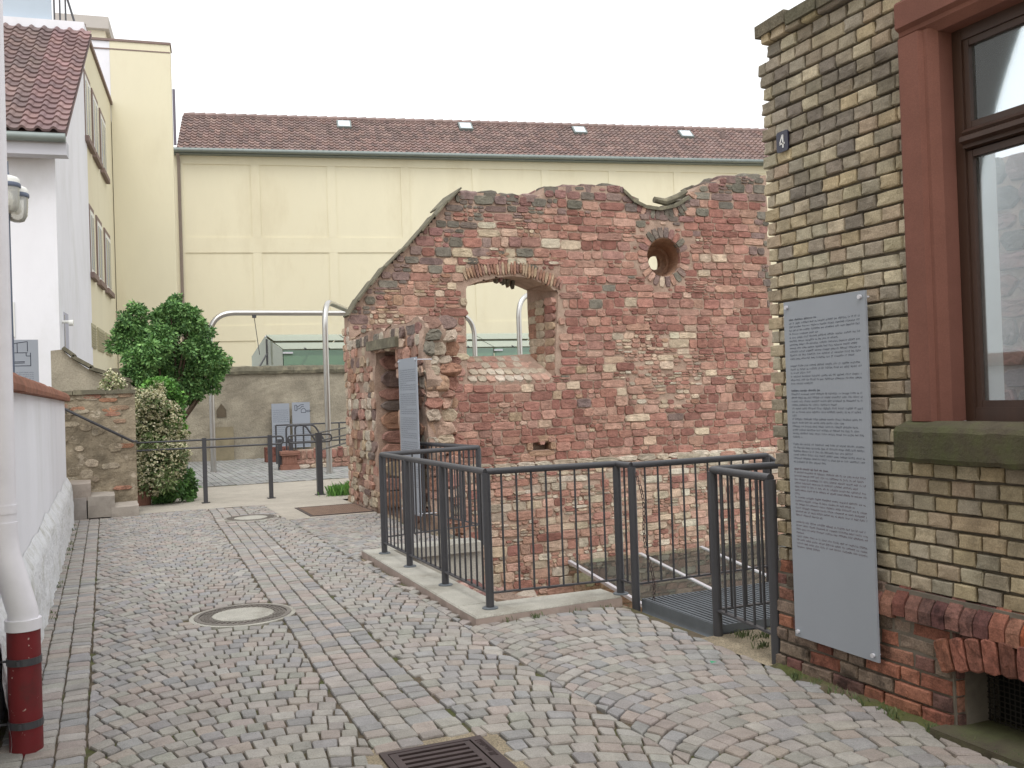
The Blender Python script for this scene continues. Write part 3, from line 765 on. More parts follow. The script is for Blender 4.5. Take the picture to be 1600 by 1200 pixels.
rough(b, 18, 60, endf)
def rightf(u, v):
    y = SY0 + .35 + u * (SY1 - SY0 - .35); z = -1.6 + v * (stubtop(y) - .05 + 1.6); return (XS + SXW + .05 * nz3(y, z, 5, 3) * (u > 0), y, z)
rough(b, 40, 40, rightf)
rough(b, 40, 10, lambda u, v: ((lambda y, x: (x, y, stubtop(y) - .05 * v * (0 if u < .02 else 1)))(SY1 - u * (SY1 - SY0) + .35 * v * v * u, sx(SY1 - u * (SY1 - SY0), 2.4) * (1 - v) + (XS + SXW) * v)))
b.build('cross_wall_stub', m_mortar, ruin)
lst = []
z = .05
while z < 2.5:
    h = U(.08, .17); y = SY0 + .05
    while y < SY1 - .05:
        w = U(.12, .38); yc, zc = y + w / 2, z + h / 2
        rec = DY0 - .02 < y and y + w < DY1 + .02 and zc < DZ
        cross = (y < DY0 < y + w or y < DY1 < y + w) and zc < DZ
        if not cross and zc + h / 2 < stubtop(yc) - .02 and R() < .93:
            col = jcol(random.choice(DARK[:2] + YEL + PINK + PALE + YEL if not rec else RED[:3] + YEL[:3] + DARK), .16)
            if zc > 2.3: col = jcol(random.choice(DARK + PALE), .15)
            o = Vector((sx(yc, zc), yc, zc)); nv = Vector((-1, U(-.15, .15), U(-.1, .15))).normalized()
            def mk(mb, o=o, nv=nv, w=w, h=h, col=col): stone(mb, o, -YY, ZZ, nv, w - .008, h - .008, U(.008, .034), col, n=10, jit=.19, sq=6.5)
            lst.append((parea(o, w * .35, h), mk, o))
        y += w
    z += h
# torn end: projecting ragged blocks
z = -.5
while z < 2.45:
    h = U(.08, .18); x = XS + .02
    while x < XS + SXW + .75:
        w = U(.1, .28); zc = z + h / 2
        u_ = min(1, (x - XS) / SXW); yb = SY0 + .35 * u_ * u_ + (2.6 * max(0, x - XS - SXW + .15)) 
        if x < XS + SXW - .1:
            col = jcol(random.choice(RED[:2] + PINK + YEL + PALE + YEL[3:5] if zc < 1.9 else DARK[3:5] + PALE + YEL[3:5]), .13)
            nv = Vector((U(-.35, .1), -1, U(-.1, .4))).normalized(); xv = nv.cross(ZZ).normalized() * -1; zv = xv.cross(nv) * -1
            o = Vector((x + w / 2, SY0 + .35 * u_ * u_ + .03, zc))
            def mk(mb, o=o, nv=nv, w=w, h=h, col=col, xv=xv, zv=zv): stone(mb, o, xv, zv, nv, w * 1.0, h * .96, U(.015, .08), col, n=10, jit=.2, sq=6)
            lst.append((parea(o, w, h), mk, o))
        x += w
    z += h
for y_ in (DY0, DY1):      # door jamb stones
    z = .05
    while z < DZ - .1:
        h = U(.14, .26); 
        o = Vector((XS + .3, y_, z + h / 2)); nv = YY if y_ == DY0 else -YY; col = jcol(random.choice(RED + YEL[:4] + DARK[:2]), .15); w = .5
        def mk(mb, o=o, nv=nv, h=h, col=col): stone(mb, o, XX, ZZ, nv, .48, h - .02, .045, col, n=10, jit=.12, sq=4)
        lst.append((parea(o, .3, h), mk, o)); z += h
z = .0
while z < 2.85:            # left end face of the main wall
    h = U(.09, .18); y = YR + .03
    while y < YR + .3:
        w = U(.12, .22); o = Vector((3.455 + (0 if z < 2.6 else .06), y + w / 2, z + h / 2)); col = jcol(random.choice(YEL + PINK + PALE), .14)
        def mk(mb, o=o, w=w, h=h, col=col): stone(mb, o, -YY, ZZ, -XX, w - .01, h - .012, .02, col, n=10, jit=.14, sq=4.5)
        lst.append((parea(o, w * .4, h), mk, o)); y += w
    z += h
pieces(lst, ruin, 'rubble_stone', 'rubble_stones', m_stone, 230)
b = MB(); b.obox((XS - .08, DY0 - .22, DZ - .01), (.65, 0, 0), (0, DY1 - DY0 + .42, .02), (0, 0, .13)); b.build('door_lintel', m_slate, ruin)

# ================================================================== BRICK HOUSE (right)
XF = 3.50
house = thing('brick_house', 'yellow brick house wall with red sandstone window on a red brick plinth', 'house', (3.7, 3, 0))
HC = 4.46                                             # far corner
WY0, WY1 = px(1395, 300, XF).y, None
WOUT = px(1411, 330, XF - .036).y; WIN0 = WOUT - .19; WIN1 = 2.17; WOUT1 = 1.98
SILLB, SILLT, LINB, LINT = 1.21, 1.395, 3.165, 3.36
TOPZ = 3.60
b = MB()
xa, xb_ = XF + .018, XF + .45
b.box((xa, WOUT - .05, .0), (xb_, HC - .055, TOPZ - .05)); b.box((xa, -1.2, 0), (xb_, WIN1 - .1, TOPZ - .05))
b.box((xa, WIN1 - .1, .62), (xb_, WOUT - .05, SILLB + .1)); b.box((xa, WIN1 - .1, LINB + .1), (XF + .17, WOUT - .05, TOPZ - .05))
b.box((xa, WIN1 - .1, .0), (xb_, 2.42, .62)); b.box((xa, 3.2, .0), (xb_, WOUT - .05, .62)); b.box((xa, 2.42, .37), (xb_, 3.2, .62))
b.build('wall_core', m_ymortar, house)
# shared brick meshes (front face towards -X), unit sized 1 x 1 in Y/Z
def brickmesh(i):
    rg = random.Random(100 + i); mb = MB(); o = []
    for kx, ins in ((.05, 0), (-.004, 0), (-.012, .07)):
        for (sy, sz) in ((-1, -1), (0, -1), (1, -1), (1, 0), (1, 1), (0, 1), (-1, 1), (-1, 0)):
            ch = .28 if (rg.random() < .12 and ins) else 0
            y = sy * (.5 - ins * .55 - ch * .3) + rg.uniform(-.022, .022); z = sz * (.5 - ins - ch * .3) + rg.uniform(-.03, .03)
            o.append((kx + (rg.uniform(-.003, .003) if ins else 0), y, z))
    o.append((-.0122 + rg.uniform(-.001, .001), 0, 0))
    fs = [(r_ * 8 + (k + 1) % 8, r_ * 8 + k, (r_ + 1) * 8 + k, (r_ + 1) * 8 + (k + 1) % 8) for r_ in range(2) for k in range(8)] + [(16 + (k + 1) % 8, 16 + k, 24) for k in range(8)]
    mb.add(o, fs); return mb
BM = [brickmesh(i) for i in range(10)]
BME = {}
YB = [(lambda q: (q[0] * 1.03, q[1] * .98, q[2] * .95))(des(s2l(c), .24)) for c in ((180, 168, 138), (172, 162, 134), (184, 170, 134), (166, 158, 136), (176, 170, 146), (180, 164, 130), (164, 156, 138), (188, 178, 150), (158, 151, 136), (172, 156, 132))]
GB = [(lambda q: (q[0] * 1.03, q[1] * .98, q[2] * .97))(des(s2l(c), .18)) for c in ((146, 139, 122), (138, 132, 119), (152, 143, 124), (156, 149, 132), (132, 125, 115))]
RB = [s2l(c) for c in ((136, 88, 74), (122, 80, 70), (146, 98, 80), (112, 80, 74), (130, 94, 86), (100, 74, 69), (150, 108, 92))]
def brick_set(lst, parent, name, stuffname, m, keep):
    lst.sort(key=lambda t: -t[0]); rest = MB()
    for i, (s_, mw, col) in enumerate(lst):
        v = random.randrange(len(BM))
        if i < keep:
            k = (v, m.name)
            if k not in BME: BME[k] = BM[v].mesh(name, m)
            put(BME[k], name, parent, mw, col)
        else:
            rest.add([mw @ Vector(p) for p in BM[v].v], BM[v].f, col)
    if rest.f: rest.build(stuffname, m, parent, kind='stuff')
def bmw(x, y, z, w, h, rot=0, tilt=0):
    return Matrix.Translation((x, y, z)) @ Matrix.Rotation(rot, 4, 'X') @ Matrix.Rotation(tilt, 4, 'Y') @ Matrix.Diagonal((1, w, h, 1))
lst = []
nco = int((TOPZ - .595) / .0765)
for c in range(nco):
    z = .595 + (c + .5) * .0765
    yend = HC + (.045 if c == nco - 3 else -.075 if c == nco - 2 else -.05 if c == nco - 1 else 0) + (-.0 if c % 2 else -.022) + U(-.008, .008)
    if c == nco - 1: yend = HC - .06
    y = yend; k = 0; P = .1265
    first = .1265 if c % 2 else .075
    while y > -1.15:
        w = first if k == 0 else (P if R() > .03 else P * 2)
        y0, y1 = y - w, y
        if z > SILLB - .02 and z < LINT + .02:        # cut at the window surround
            if y0 < WOUT and y1 > WOUT1:
                if y1 > WOUT + .03: y0 = WOUT + .004
                elif y0 < WOUT1 - .03: y1 = WOUT1 - .004
                else: y = y0; k += 1; continue
        old = nz3(y0, z, 2, .9)
        dirty = (z > 3.0 + .25 * nz3(y0, z, 1, 1.5)) or old > .42 or (z > 2.3 and R() < .3)
        col = jcol(random.choice(GB if dirty and R() < .8 else YB), .13)
        if z < 1.2: col = tuple(q * .92 for q in col)
        o = (XF + U(-.004, .005) - (.025 if c == nco - 1 else 0), (y0 + y1) / 2, z + U(-.002, .002))
        lst.append((parea(o, w * .6, .07), bmw(*o, y1 - y0 - .011, .0765 - .013, U(-.012, .012)), col))
        y -= w; k += 1
brick_set(lst, house, 'brick', 'bricks', m_ybrick, 300)
# cap course
y = HC - .02
while y > -1.1:
    w = U(.2, .27); b = MB(); zc = TOPZ - .045 - .05 * (HC - y) + U(-.006, .006); b.obox((XF - .05 + U(-.012, .012), y - w + .006, zc), (.5, U(-.01, .01), 0), (0, w - .012, U(-.008, .008)), (0, 0, .068), jcol(s2l((106, 101, 86)), .18)); b.build('cap_brick', m_stone, house); y -= w
# plinth: courses, sloped soldier course, vent arch
XP = 3.455
VY0, VY1 = 3.22, 2.44
lst = []
for c in range(8):
    z = .005 + (c + .5) * .0755; y = HC + .02 - (.06 if c % 2 else 0)
    while y > (1.2 if c < 6 else 3.72):
        w = U(.115, .135) if (c + int(y * 10)) % 3 else U(.22, .25)
        y0, y1 = y - w, y
        if y0 < VY0 and y1 > VY1 and z < .36:
            if y1 > VY0 + .04: y0 = VY0 + .004
            else: y = y0; continue
        col = jcol(random.choice(RB), .18)
        if R() < .25 + (.3 if z < .2 else 0): col = jcol(s2l((128, 112, 100)), .15)
        o = (XP + U(-.006, .006) + .004 * c, (y0 + y1) / 2, z)
        lst.append((parea(o, w * .6, .07), bmw(*o, y1 - y0 - .012, .0755 - .012, U(-.02, .02)), col)); y -= w
brick_set(lst, house, 'plinth_brick', 'plinth_bricks', m_rbrick, 140)
b = MB(); b.box((XP + .014, VY0, .0), (XF + .3, HC - .01, .47)); b.box((XP + .014, 1.2, 0), (XF + .3, VY1, .47)); b.box((XP + .014, VY1, .36), (XF + .3, VY0, .47)); b.build('plinth_core', m_ymortar, house)
y = 3.71
while y > 1.2:                                        # sloped shaped bricks on top of the plinth
    w = U(.07, .085); b = MB(); g = .004; dz = U(-.006, .006); yj = U(-.004, .004)
    prof = [(XF + .06, .60), (XF - .008, .598), (XP - .006, .545), (XP - .018, .52), (XP - .017, .462), (XP + .03, .458), (XF + .06, .46)]
    b.prism([(p[0], y - g, p[1] + dz) for p in prof], (0, -(w - 2 * g), yj), jcol(random.choice(RB + [s2l((96, 66, 64)), s2l((150, 84, 60))]), .2)); b.build('plinth_cap_brick', m_rbrick, house); y -= w
b = MB(); b.box((XP + .02, 1.2, .458), (XF + .2, HC - .02, .595)); b.build('plinth_cap_bed', m_ymortar, house)
nv_ = 11                                              # arch over the basement vent
for i in range(nv_):
    t = (i + .5) / nv_; yy = VY0 + .07 - t * (VY0 - VY1 + .14); a = (t - .5) * .75; zz_ = .27 + .075 * (1 - (2 * t - 1) ** 2)
    b = MB(); xv = Vector((0, -math.cos(a), -math.sin(a))); zv = Vector((0, -math.sin(a), math.cos(a)))
    stone(b, Vector((XP - .002, yy, zz_ + .06)), xv, zv, -XX, .073, .15, .02, jcol(random.choice(RB[:4]), .2), n=12, jit=.03, sq=9, back=.2); b.build('arch_brick', m_rbrick, house)
b = MB(); b.box((XF + .22, VY1 - .05, -.02), (XF + .3, VY0 + .05, .40)); b.build('vent_shade_block', m_black, house)  # solid black block, its colour stands in for the shade inside the vent
b = MB()
for i in range(30): y = VY1 + i * (VY0 - VY1) / 29; b.box((XF + .148, y - .0025, .0), (XF + .152, y + .0025, .33))
for i in range(14): z = .02 + i * .024; b.box((XF + .145, VY1, z - .0025), (XF + .1475, VY0, z + .0025))
b.build('vent_grille', mat('shaded_mesh', (.03, .028, .026), .8, .1, 5, 0), house)  # mesh coloured near black to carry the shade of the deep vent
for c in range(5):
    z = .01 + c * .0755; b = MB(); b.box((XP + .025, VY0 - .012 + U(-.004, .004), z + .006), (XF + .12 + U(-.02, .02), VY0 + .02, z + .07), jcol(random.choice(RB), .15)); b.build('vent_reveal_brick', m_rbrick, house)
b = MB(); b.box((XP - .11, VY1 - .1, -.02), (XF + .2, VY0 + .03, .035)); b.build('vent_sill', m_mossy, house)
b = MB(); lump(b, XP - .13, XP + .03, 1.2, HC - .02, lambda x, y: -.01 + .045 * max(0, (x - XP + .11) / .14) + .012 * nz3(x, y, 0, 14), 6, 80); b.build('dirt_fillet', m_joint, house)
# sandstone surround
def jamb(ya, yb, yin):      # moulded profile in plan, from outside to inside
    prof = [(XF + .4, ya), (XF - .03, ya), (XF - .038, ya + (.012 if yb > ya else -.012)), (XF - .038, ya + (yb - ya) * .62), (XF - .012, ya + (yb - ya) * .72), (XF - .012, ya + (yb - ya) * .80), (XF + .03, yb), (XF + .16, yb), (XF + .16, yin)]
    return prof
b = MB(); P = [(XF + .16, WOUT), (XF - .03, WOUT), (XF - .036, WOUT - .012), (XF - .036, WIN0 + .07), (XF - .014, WIN0 + .055), (XF - .014, WIN0 + .035), (XF + .0, WIN0 + .02), (XF + .02, WIN0), (XF + .16, WIN0)]
b.prism([(p[0], p[1], SILLT) for p in P], (0, 0, LINB - SILLT + .02)); b.build('jamb', m_redsand, house)
b = MB(); b.prism([(p[0], WIN0 + WIN1 - p[1], SILLT) for p in reversed(P)], (0, 0, LINB - SILLT + .02)); b.build('jamb', m_redsand, house)
b = MB(); P = [(XF + .16, LINT), (XF - .03, LINT), (XF - .039, LINT - .012), (XF - .039, LINB + .07), (XF - .016, LINB + .055), (XF - .016, LINB + .035), (XF + .0, LINB + .02), (XF + .02, LINB), (XF + .16, LINB)]
b.prism([(p[0], WOUT1, p[1]) for p in P], (0, WOUT - WOUT1 + .006, 0)); b.build('lintel', m_redsand, house)
b = MB(); n = 40
vs = []
prof = [(XF + .2, SILLT - .01), (XF - .02, SILLT), (XF - .10, SILLT - .025), (XF - .115, SILLT - .045), (XF - .112, SILLB + .02), (XF - .1, SILLB), (XF + .02, SILLB)]
for i in range(n + 1):
    y = WOUT + .035 - i * (WOUT - WOUT1 + .07) / n
    for q in prof: vs.append((q[0] + .008 * nz3(y, q[1], 0, 12), y, q[1] + .008 * nz3(y, q[1], 3, 14)))
m_ = len(prof); b.add(vs, [(i * m_ + k + 1, i * m_ + k, (i + 1) * m_ + k, (i + 1) * m_ + k + 1) for i in range(n) for k in range(m_ - 1)] + [tuple(range(m_)), tuple(n * m_ + k for k in reversed(range(m_)))])
b.build('window_sill', m_mossy, house)
# timber window
w_ = bpy.data.objects.new('window', None); COL.objects.link(w_); w_.parent = house; w_.matrix_parent_inverse = house.matrix_basis.inverted()
XW = XF + .10
TRZ = 2.66
b = MB(); fw = .052
b.box((XW, WIN0 - fw, SILLT - .005), (XW + .07, WIN0 - .002, LINB)); b.box((XW, WIN1 + .002, SILLT - .005), (XW + .07, WIN1 + fw, LINB))
b.box((XW + .002, WIN1 + fw, LINB - fw), (XW + .068, WIN0 - fw, LINB)); b.box((XW + .002, WIN1 + fw, SILLT - .005), (XW + .068, WIN0 - fw, SILLT + .06)); b.build('frame', m_wood, w_)
b = MB(); P = [(XW + .06, TRZ + .05), (XW - .005, TRZ + .045), (XW - .02, TRZ + .03), (XW - .012, TRZ + .018), (XW - .035, TRZ + .008), (XW - .035, TRZ - .012), (XW - .01, TRZ - .022), (XW - .015, TRZ - .04), (XW + .06, TRZ - .05)]
b.prism([(p[0], WIN1 + fw, p[1]) for p in P], (0, WIN0 - WIN1 - 2 * fw, 0)); b.build('transom', m_wood, w_)
ym = (WIN0 + WIN1) / 2
b = MB(); b.box((XW - .012, ym - .04, SILLT + .06), (XW + .06, ym + .04, TRZ - .05)); b.box((XW - .012, ym - .04, TRZ + .05), (XW + .06, ym + .04, LINB - fw)); b.build('mullion', m_wood, w_)
for ya, yb in ((WIN1 + fw, ym - .04), (ym + .04, WIN0 - fw)):
    for za, zb in ((SILLT + .06, TRZ - .05), (TRZ + .05, LINB - fw)):
        b = MB(); t = .03
        b.box((XW + .01, ya, za), (XW + .055, ya + t, zb)); b.box((XW + .01, yb - t, za), (XW + .055, yb, zb)); b.box((XW + .012, ya + t, za), (XW + .053, yb - t, za + t)); b.box((XW + .012, ya + t, zb - t), (XW + .053, yb - t, zb)); b.build('sash', m_wood, w_)
        b = MB(); b.box((XW + .03, ya + t, za + t), (XW + .034, yb - t, zb - t)); b.build('pane', m_gwin, w_)
b = MB(); b.box((XF + .2, WIN0 + .1, SILLB), (XF + .47, WIN0 + .2, 4.4)); b.build('inner_reveal', m_plaster, house)
# rubble wall seen through the window, inside the roofless shell
iw = thing('rubble_wall', 'grey and red rubble wall standing behind the house window glass', 'wall', (5.6, 3.8, 0))
IX = 5.6; itop = px(1565, 248, IX).z
b = MB(); lump_v = []
rough(b, 60, 30, lambda u, v: ((lambda y, z: (IX + .04 * nz3(y, z, 0, 3), y, z))(2.4 + u * 2.7, -.05 + v * (itop + .05 + .06 * nz3(u * 9, 0, 0, 1)))))
b.box((IX + .08, 2.4, -.05), (IX + .45, 5.08, itop - .08)); b.build('masonry', m_mortar, iw)
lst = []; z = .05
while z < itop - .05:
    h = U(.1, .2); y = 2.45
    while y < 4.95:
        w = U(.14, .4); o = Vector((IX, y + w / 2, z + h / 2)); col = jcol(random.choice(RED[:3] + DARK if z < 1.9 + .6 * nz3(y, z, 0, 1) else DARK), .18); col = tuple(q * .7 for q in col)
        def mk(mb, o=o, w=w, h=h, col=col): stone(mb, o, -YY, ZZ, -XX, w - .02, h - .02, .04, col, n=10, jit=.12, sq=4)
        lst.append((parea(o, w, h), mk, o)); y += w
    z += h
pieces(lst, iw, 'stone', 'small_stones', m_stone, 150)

# house number
n4 = thing('house_number_plate', 'small dark blue enamel plate with a white figure 4 on yellow bricks', 'number plate', (XF - .02, 4.29, 2.96))
c4 = px(1221, 221, XF - .03)
b = MB(); pts = []
for (sy, sz) in ((1, 1), (-1, 1), (-1, -1), (1, -1)):
    for k in range(4):
        a = {(1, 1): 0, (-1, 1): 1, (-1, -1): 2, (1, -1): 3}[(sy, sz)] * math.pi / 2 + k * math.pi / 6
        pts.append((XF - .018, c4.y + sy * .034 + .014 * math.cos(a), c4.z + sz * .043 + .014 * math.sin(a)))
b.prism(pts, (-.008, 0, 0)); b.build('plate', mat('enamel', s2l((34, 34, 58)), .25, 0, 1, 0, spec=.6), n4)
b = MB()
def stroke(b, y0, z0, y1, z1, t):
    p, q = Vector((XF - .0275, c4.y - y0, c4.z + z0)), Vector((XF - .0275, c4.y - y1, c4.z + z1)); d = (q - p).normalized(); s_ = d.cross(XX) * t
    b.add([p - s_, q - s_, q + s_, p + s_], [(0, 1, 2, 3)])
stroke(b, .004, .034, -.020, -.012, .0045); stroke(b, -.022, -.012, .022, -.012, .0045); stroke(b, .008, .036, .008, -.036, .0055)
b.build('figure', mat('enamel_white', s2l((235, 235, 235)), .3, 0, 1, 0), n4)

def board(name, label, o, X, N, w, h, lines, lh, top, seed, m=m_panel, bold=(), margin=.07, extra=None, group=None, off=.05, screws=True, red=None):
    """o = top left corner of the face, X to the reader's right, N towards the reader"""
    o, X, N = Vector(o), Vector(X).normalized(), Vector(N).normalized(); t = thing(name, label, 'information board', tuple(o - ZZ * h), group)
    b = MB(); b.obox(o - N * .012 - ZZ * h, X * w, N * .012, ZZ * h); b.build('panel', m, t)
    b = MB(); glyphs(b, o + X * w * margin - ZZ * top, X, ZZ, N, w * (1 - 2 * margin), lines, lh, seed, bold)
    if extra: extra(b, o, X, N)
    if b.f: b.build('print', m_print, t)
    if red:
        b = MB(); glyphs(b, o + X * w * margin - ZZ * (top + lh * len(lines)), X, ZZ, N, w * (1 - 2 * margin), red, lh, seed + 50, (0,)); b.build('red_print', mat('red_ink', s2l((92, 58, 66)), .7, 0, 1, 0), t)
    if screws:
        for sx_, sz_ in ((.03, .03), (w - .03, .03), (.03, h - .03), (w - .03, h - .03)):
            b = MB(); p = o + X * sx_ - ZZ * sz_; b.tube([p - N * off, p + N * .012], .006, 8); b.tube([p + N * .001, p + N * .014], .011, 10); b.build('screw', m_alu, t)
    return t
sg = px(1224, 473, XF - .08); sg2 = px(1373, 1036, XF - .08)
L1 = [.42] + [1, 1, 1, .42, 1, .7, 1, .96, 1, 1, .92] + [0] + [1, 1, .3, 1, 1, .33] + [0] + [.42] + [1, 1, 1, .65, 1, .97, .06, 1, .75, .95, .95, 1, .13] + [0] + [1, 1, .85, 1, 1, .47] + [0] + [.5] + [1, .97, 1, .92, 1, 1, .06] + [1, .85, 1, 1, 1, .4] + [0] + [.97, 1, 1, .12, 1, 1, 1, .35]
board('information_board', 'tall grey information board with small text on the yellow brick wall', (XF - .08, sg.y, sg.z), -YY, -XX, sg.y - sg2.y, sg.z - sg2.z, L1[:42], 1.24 / len(L1), .105, 3, bold=(0, 20), red=L1[42:])
# board on the torn cross wall
s1 = px(622, 562, XS - .15); s2_ = px(650, 556, XS - .15)
L2 = [.9 if i % 9 else 0 for i in range(52)]
board('information_board', 'narrow grey text board fixed to the rubble stub of the ruin', (XS - .15, s1.y, s1.z), -YY, -XX, s1.y - s2_.y, 1.85, [1 if i % 11 not in (0, 7) else (.4 if i % 11 else 0) for i in range(56)], .026, .12, 5, off=.2)

# ================================================================== RAILINGS
def rail_part(t, posts, runs, ztop, rp=.03, rt=.024, plates=()):
    """posts: (x, y, zbase); runs: (p, q, zb_p, zb_q) plan segments with balusters"""
    for (x, y, zb) in posts:
        b = MB(); b.tube([(x, y, zb), (x, y, ztop - .01)], rp, 12); b.build('post', m_steel, t, smooth=True)
    for (x, y, zb) in plates:
        b = MB(); b.lathe([(.058, 0), (.058, .008), (.05, .012)], (x, y, zb), 20); b.build('base_plate', m_galv, t)
    for (p, q, zb) in runs:
        p, q = Vector((*p, 0)), Vector((*q, 0)); d = (q - p); ln = d.length; d.normalize()
        b = MB(); b.tube([p + ZZ * ztop, q + ZZ * ztop], rt, 14); b.build('top_rail', m_steel, t, smooth=True)
        b = MB(); b.obox(p + ZZ * (zb - .006) - d.cross(ZZ) * .015, d * ln, d.cross(ZZ) * .03, ZZ * .012); b.build('bottom_rail', m_steel, t)
        n = max(1, round(ln / .118)); pos = [Vector((x, y, 0)) for x, y, _ in posts]
        for k in range(1, n):
            c = p + d * ln * k / n
            if min((c - w).length for w in pos) < .045: continue
            b = MB(); b.tube([c + ZZ * zb, c + ZZ * (ztop - .01)], .0085, 6); b.build('baluster', m_steel, t, smooth=True)
KZ = .058
pc, pf = gz(770, 950, KZ), gz(598, 865, KZ); LX = (pc.x + pf.x) / 2
p2, p3 = gz(643, 885, KZ), gz(698, 914, KZ); A_ = gz(970, 928, KZ)
Bp = (3.53, 6.14); Ep = (3.55, 5.15); Fp = (3.465, 4.46)
Q1 = gz(747, 699, 1.035); Q2 = gz(655, 693, 1.035); Cp = (4.78, 6.2)
rt = thing('railing', 'dark grey metal railing with thin balusters around the pit', 'railing', (LX, 8, KZ))
ZT = 1.035
rail_part(rt, [(LX, pc.y, KZ), (LX, p3.y, KZ), (LX, p2.y, KZ), (LX, pf.y, KZ), (A_.x, A_.y, KZ), (*Bp, -.03), (Q1.x, Q1.y, .0), (*Cp, .03)],
          [((LX, pc.y), (LX, p3.y), KZ + .11), ((LX, p3.y), (LX, p2.y), KZ + .11), ((LX, p2.y), (LX, pf.y), KZ + .11), ((LX, pc.y), (A_.x, A_.y), KZ + .11), ((A_.x, A_.y), Bp, KZ + .11), (Bp, Cp, KZ + .11),
           ((LX, pf.y), (Q1.x, Q1.y), KZ + .16), ((Q1.x, Q1.y), (Q2.x, Q2.y), KZ + .16)], ZT,
          plates=[(LX, pc.y, KZ), (LX, p3.y, KZ), (LX, p2.y, KZ), (LX, pf.y, KZ), (A_.x, A_.y, KZ)])
b = MB(); dn = Vector((1, 0, -.62)); c = Vector((*Cp, ZT)); b.tube([c, c + dn * 1.8], .024, 14); b.build('stair_rail', m_steel, rt, smooth=True)
c = Vector((*Cp, .17)); b = MB(); b.tube([c, c + dn * 1.8], .012, 8); b.build('stair_rail', m_steel, rt, smooth=True)
r2 = thing('railing', 'short dark grey railing beside the metal grating at the house corner', 'railing', (Ep[0], Ep[1], 0))
Gp = (4.8, 5.15)
rail_part(r2, [(*Ep, -.02), (*Fp, -.02), (*Gp, .03)], [(Ep, Fp, .17), (Ep, Gp, .17)], 1.06)
# chain
ch = thing('chain', 'thin metal chain hanging down from the railing post at the entrance', 'chain', (3.53, 6.1, .05))
b = MB(); n = 12
ringp = [Vector((.010 * math.cos(a) if abs(math.sin(a)) < 2 else 0, 0, .019 * math.sin(a))) for a in [2 * math.pi * k / n for k in range(n)]]
b.tube(ringp + [ringp[0]], .0028, 5, caps=False); lm = b.mesh('link', m_iron, True)
P0, P1 = Vector((3.535, 6.085, .97)), Vector((3.60, 6.02, .07)); N_ = 30
for k in range(N_):
    t = k / (N_ - 1); p = P0.lerp(P1, t) + Vector((.02 * math.sin(t * 9), -.03 * math.sin(t * math.pi), 0)); put(lm, 'link', ch, Matrix.Translation(p) @ Matrix.Rotation((k % 2) * math.pi / 2 + .3, 4, 'Z') @ Matrix.Rotation(.06, 4, 'X'))
# grating platform
gp = thing('metal_grating', 'galvanised grating platform bridging the pit at the railing entrance', 'grating', (4.1, 5.6, 0))
GX0, GX1, GY0, GY1, GZ = 3.565, 4.78, 5.175, 6.115, .062
b = MB(); b.box((GX0, GY0, GZ - .12), (GX0 + .006, GY1, GZ)); b.box((GX1 - .006, GY0, GZ - .05), (GX1, GY1, GZ)); b.box((GX0, GY0 - .006, GZ - .05), (GX1, GY0, GZ)); b.box((GX0, GY1, GZ - .05), (GX1, GY1 + .006, GZ)); b.build('frame', m_galv, gp)
sm = MB(); sm.box((-.009, 0, -.03), (.009, GY1 - GY0, 0)); smm = sm.mesh('slat', m_galv); x = GX0 + .03
while x < GX1 - .01: put(smm, 'slat', gp, Matrix.Translation((x, GY0, GZ - .001 + U(-.0008, .0008)))); x += .04
for i in range(5): y = GY0 + .1 + i * .18; b = MB(); b.box((GX0 + .006, y, GZ - .036), (GX1 - .006, y + .004, GZ - .024)); b.build('cross_bar', m_galv, gp)
b = MB(); b.box((GX0 + .01, GY0 - .02, GZ - .17), (GX1, GY0 + .03, GZ - .052)); b.build('beam', m_steel, gp)
b = MB(); b.box((GX0 + .01, GY1 - .03, GZ - .17), (GX1, GY1 + .02, GZ - .052)); b.build('beam', m_steel, gp)
for k in range(7):
    b = MB(); x = GX1 + .02 + k * .27; b.box((x, GY0, GZ - .04 - .17 * (k + 1)), (x + .27, GY1, GZ - .17 * (k + 1))); b.build('tread', m_galv, gp)

# ================================================================== street ironwork
m_iron2 = mat('worn_iron', s2l((122, 116, 110)), .7, .2, 12, .3, 90, metal=.1)
def manhole(c, label):
    t = thing('manhole_cover', label, 'manhole cover', (c.x, c.y, 0), 'round manhole covers in the cobbles')
    b = MB(); b.lathe([(.385, -.03), (.385, .008), (.352, .010), (.35, -.005)], (c.x, c.y, 0), 40); b.build('stone_ring', m_kerb, t)
    b = MB(); b.lathe([(.350, -.03), (.350, .013), (.318, .014), (.318, -.02)], (c.x, c.y, 0), 40); b.build('frame', m_iron2, t)
    b = MB(); b.lathe([(.318, -.02), (.315, .004), (.222, .004), (.222, -.02)], (c.x, c.y, 0), 40)
    for r_, n in ((.245, 36), (.27, 40), (.295, 44)):
        for k in range(n):
            a = 2 * math.pi * (k + (.5 if r_ == .27 else 0)) / n; d = Vector((math.cos(a), math.sin(a), 0)); s_ = Vector((-d.y, d.x, 0))
            b.obox(Vector((c.x, c.y, .003)) + d * (r_ - .009) - s_ * .012, d * .018, s_ * .024, ZZ * .009)
    b.build('cast_ring', m_iron2, t)
    b = MB(); b.lathe([(.222, -.02), (.222, .013), (.216, .015), (.08, .016), (.002, .016)], (c.x, c.y, 0), 40); b.build('concrete_fill', m_kerb, t)
manhole(MAN1, 'round manhole cover with concrete centre in the open cobbles'); manhole(MAN2, 'round manhole cover beside the concrete slab and sunken grate')
dr = thing('drain_grate', 'square cast iron storm drain grate with long slots set in the cobbles', 'drain', (1.3, 3.95, 0))
D0, D1, E0, E1 = 1.075, 1.555, 3.68, 4.185
